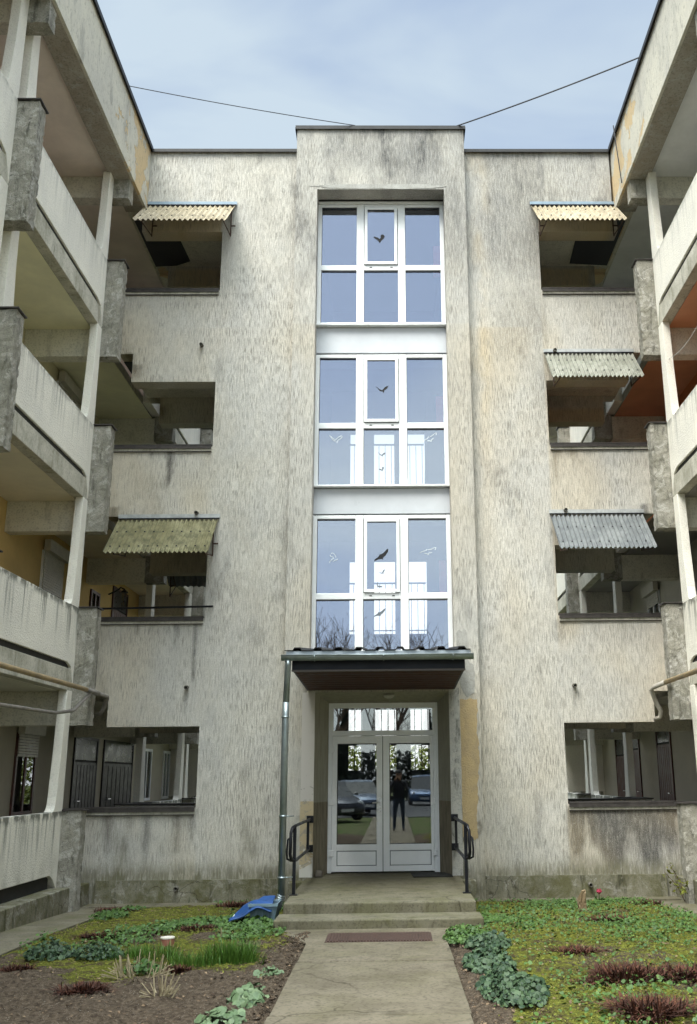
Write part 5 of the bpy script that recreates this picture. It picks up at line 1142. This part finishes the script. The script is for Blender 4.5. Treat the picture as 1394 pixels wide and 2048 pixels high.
# photographer (seen only mirrored in the door glass), standing behind the camera holding a phone in front of the face
def person():
    bx, by, g = .30, -15.22, .131
    J = {'pel': (0, 0, .95, .150), 'wai': (0, .01, 1.10, .135), 'che': (0, 0, 1.32, .165), 'nk': (0, .0, 1.47, .062), 'hd0': (0, .02, 1.56, .085), 'hd1': (0, .02, 1.66, .10), 'hd2': (0, .01, 1.74, .075),
         'hL': (-.10, 0, .88, .10), 'kL': (-.13, .02, .49, .062), 'aL': (-.15, -.02, .09, .045), 'tL': (-.16, .13, .035, .038), 'hR': (.10, 0, .88, .10), 'kR': (.12, .02, .49, .062), 'aR': (.14, -.02, .09, .045), 'tR': (.15, .13, .035, .038),
         'sL': (-.20, 0, 1.41, .062), 'eL': (-.27, .16, 1.22, .046), 'wL': (-.12, .30, 1.45, .03), 'sR': (.20, 0, 1.41, .062), 'eR': (.27, .16, 1.22, .046), 'wR': (.05, .30, 1.45, .03)}
    E = [('pel', 'wai'), ('wai', 'che'), ('che', 'nk'), ('nk', 'hd0'), ('hd0', 'hd1'), ('hd1', 'hd2'), ('pel', 'hL'), ('hL', 'kL'), ('kL', 'aL'), ('aL', 'tL'), ('pel', 'hR'), ('hR', 'kR'), ('kR', 'aR'), ('aR', 'tR'), ('che', 'sL'), ('sL', 'eL'), ('eL', 'wL'), ('che', 'sR'), ('sR', 'eR'), ('eR', 'wR')]
    for s2_, w_ in (('L', 'wL'), ('R', 'wR')):
        sg = -1 if s2_ == 'L' else 1; wx, wy, wz, _ = J[w_]
        J['p'+s2_] = (wx+sg*-.01, wy+.03, wz+.07, .026); E.append((w_, 'p'+s2_))
        for i in range(4):
            J['f%s%d' % (s2_, i)] = (wx-sg*(.045), wy+.055, wz+.075+.02*i, .009); J['g%s%d' % (s2_, i)] = (wx-sg*.075, wy+.04, wz+.075+.02*i, .0085); E += [('p'+s2_, 'f%s%d' % (s2_, i)), ('f%s%d' % (s2_, i), 'g%s%d' % (s2_, i))]
        J['th'+s2_] = (wx-sg*.04, wy+.01, wz+.05, .011); E.append(('p'+s2_, 'th'+s2_))
    keys = list(J); me = bpy.data.meshes.new('person'); me.from_pydata([(J[k][0], J[k][1], J[k][2]) for k in keys], [(keys.index(a), keys.index(b)) for a, b in E], [])
    o = bpy.data.objects.new('person', me); COL.objects.link(o); o.location = (bx, by, g)
    md = o.modifiers.new('skin', 'SKIN'); 
    for i, k in enumerate(keys): r_ = J[k][3]; me.skin_vertices[0].data[i].radius = (r_*(1.25 if k in ('che', 'pel', 'wai') else 1), r_*(.85 if k in ('che', 'pel', 'wai') else 1)); me.skin_vertices[0].data[i].use_root = (k == 'pel')
    sb = o.modifiers.new('sub', 'SUBSURF'); sb.levels = 2; sb.render_levels = 2
    s = NT('clothes_and_skin', .85); oc = s.n('ShaderNodeTexCoord'); sp = s.n('ShaderNodeSeparateXYZ'); s.l(oc.outputs['Object'], sp.inputs[0]); z = sp.outputs[2]
    c = s.mix(s.ramp(z, .93, .94, 0, 1, False), (.03, .045, .08), (.008, .008, .010)); c = s.mix(s.ramp(z, 1.48, 1.49, 0, 1, False), c, (.42, .25, .18)); c = s.mix(s.ramp(z, .1, .09, 0, 1, False), c, (.02, .015, .012)); s.base(c); me.materials.append(s.m)
    tagp(o, 'person in dark jacket and blue jeans holding up a phone, mirrored in the door glass', 'person')
    hr = MB(); 
    for k in range(9):
        for j in range(6): pass
    bm = bmesh.new(); bmesh.ops.create_uvsphere(bm, u_segments=16, v_segments=10, radius=.112)
    bmesh.ops.delete(bm, geom=[v for v in bm.verts if v.co.z < .0 and v.co.y > -.01], context='VERTS')
    hm = bpy.data.meshes.new('hair'); bm.to_mesh(hm); bm.free(); hm.materials.append(plain('dark_hair', (.02, .014, .01), .7)); ho = bpy.data.objects.new('hair', hm); COL.objects.link(ho); ho.parent = o; ho.location = (0, .0, 1.70)
    for sx in (-1, 1):
        e = MB().tube([(bx+sx*.035, by+.105, g+1.665), (bx+sx*.035, by+.118, g+1.665)], .013, 8).build('eye', M['gap'], o)
    MB().add([(bx-.015, by+.105, g+1.62), (bx+.015, by+.105, g+1.62), (bx, by+.145, g+1.622), (bx, by+.11, g+1.665)], [(0, 1, 2), (0, 2, 3), (1, 3, 2), (0, 3, 1)]).build('nose', plain('skin', (.42, .25, .18), .6), o)
    ph = MB().box(bx-.10, bx+.02, by+.325, by+.335, g+1.49, g+1.56).build('phone', M['black'], origin=(bx-.04, by+.33, g+1.52)); tagp(ph, 'black phone held up by the photographer', 'phone')
person()
# fence at the back of the car park
fe = empty('fence', (0, -55, 0), 'dark picket fence behind the parked cars', 'fence'); mb = MB().box(-12, 12, -55.02, -54.98, 1.2, 1.28).box(-12, 12, -55.02, -54.98, .35, .43)
for i in range(100): x = -12+i*.24; mb.box(x, x+.12, -54.98, -54.95, .1, 1.45)
mb.build('pickets', M['darkwood'], fe)
for i in range(9): box('post', M['darkwood'], fe, (-12+i*3, -11.88+i*3, -55.12, -55.02, 0, 1.6))
# render settings that belong to the picture
S.render.engine = 'CYCLES'; S.cycles.max_bounces = 8; S.cycles.transparent_max_bounces = 16; S.cycles.glossy_bounces = 4
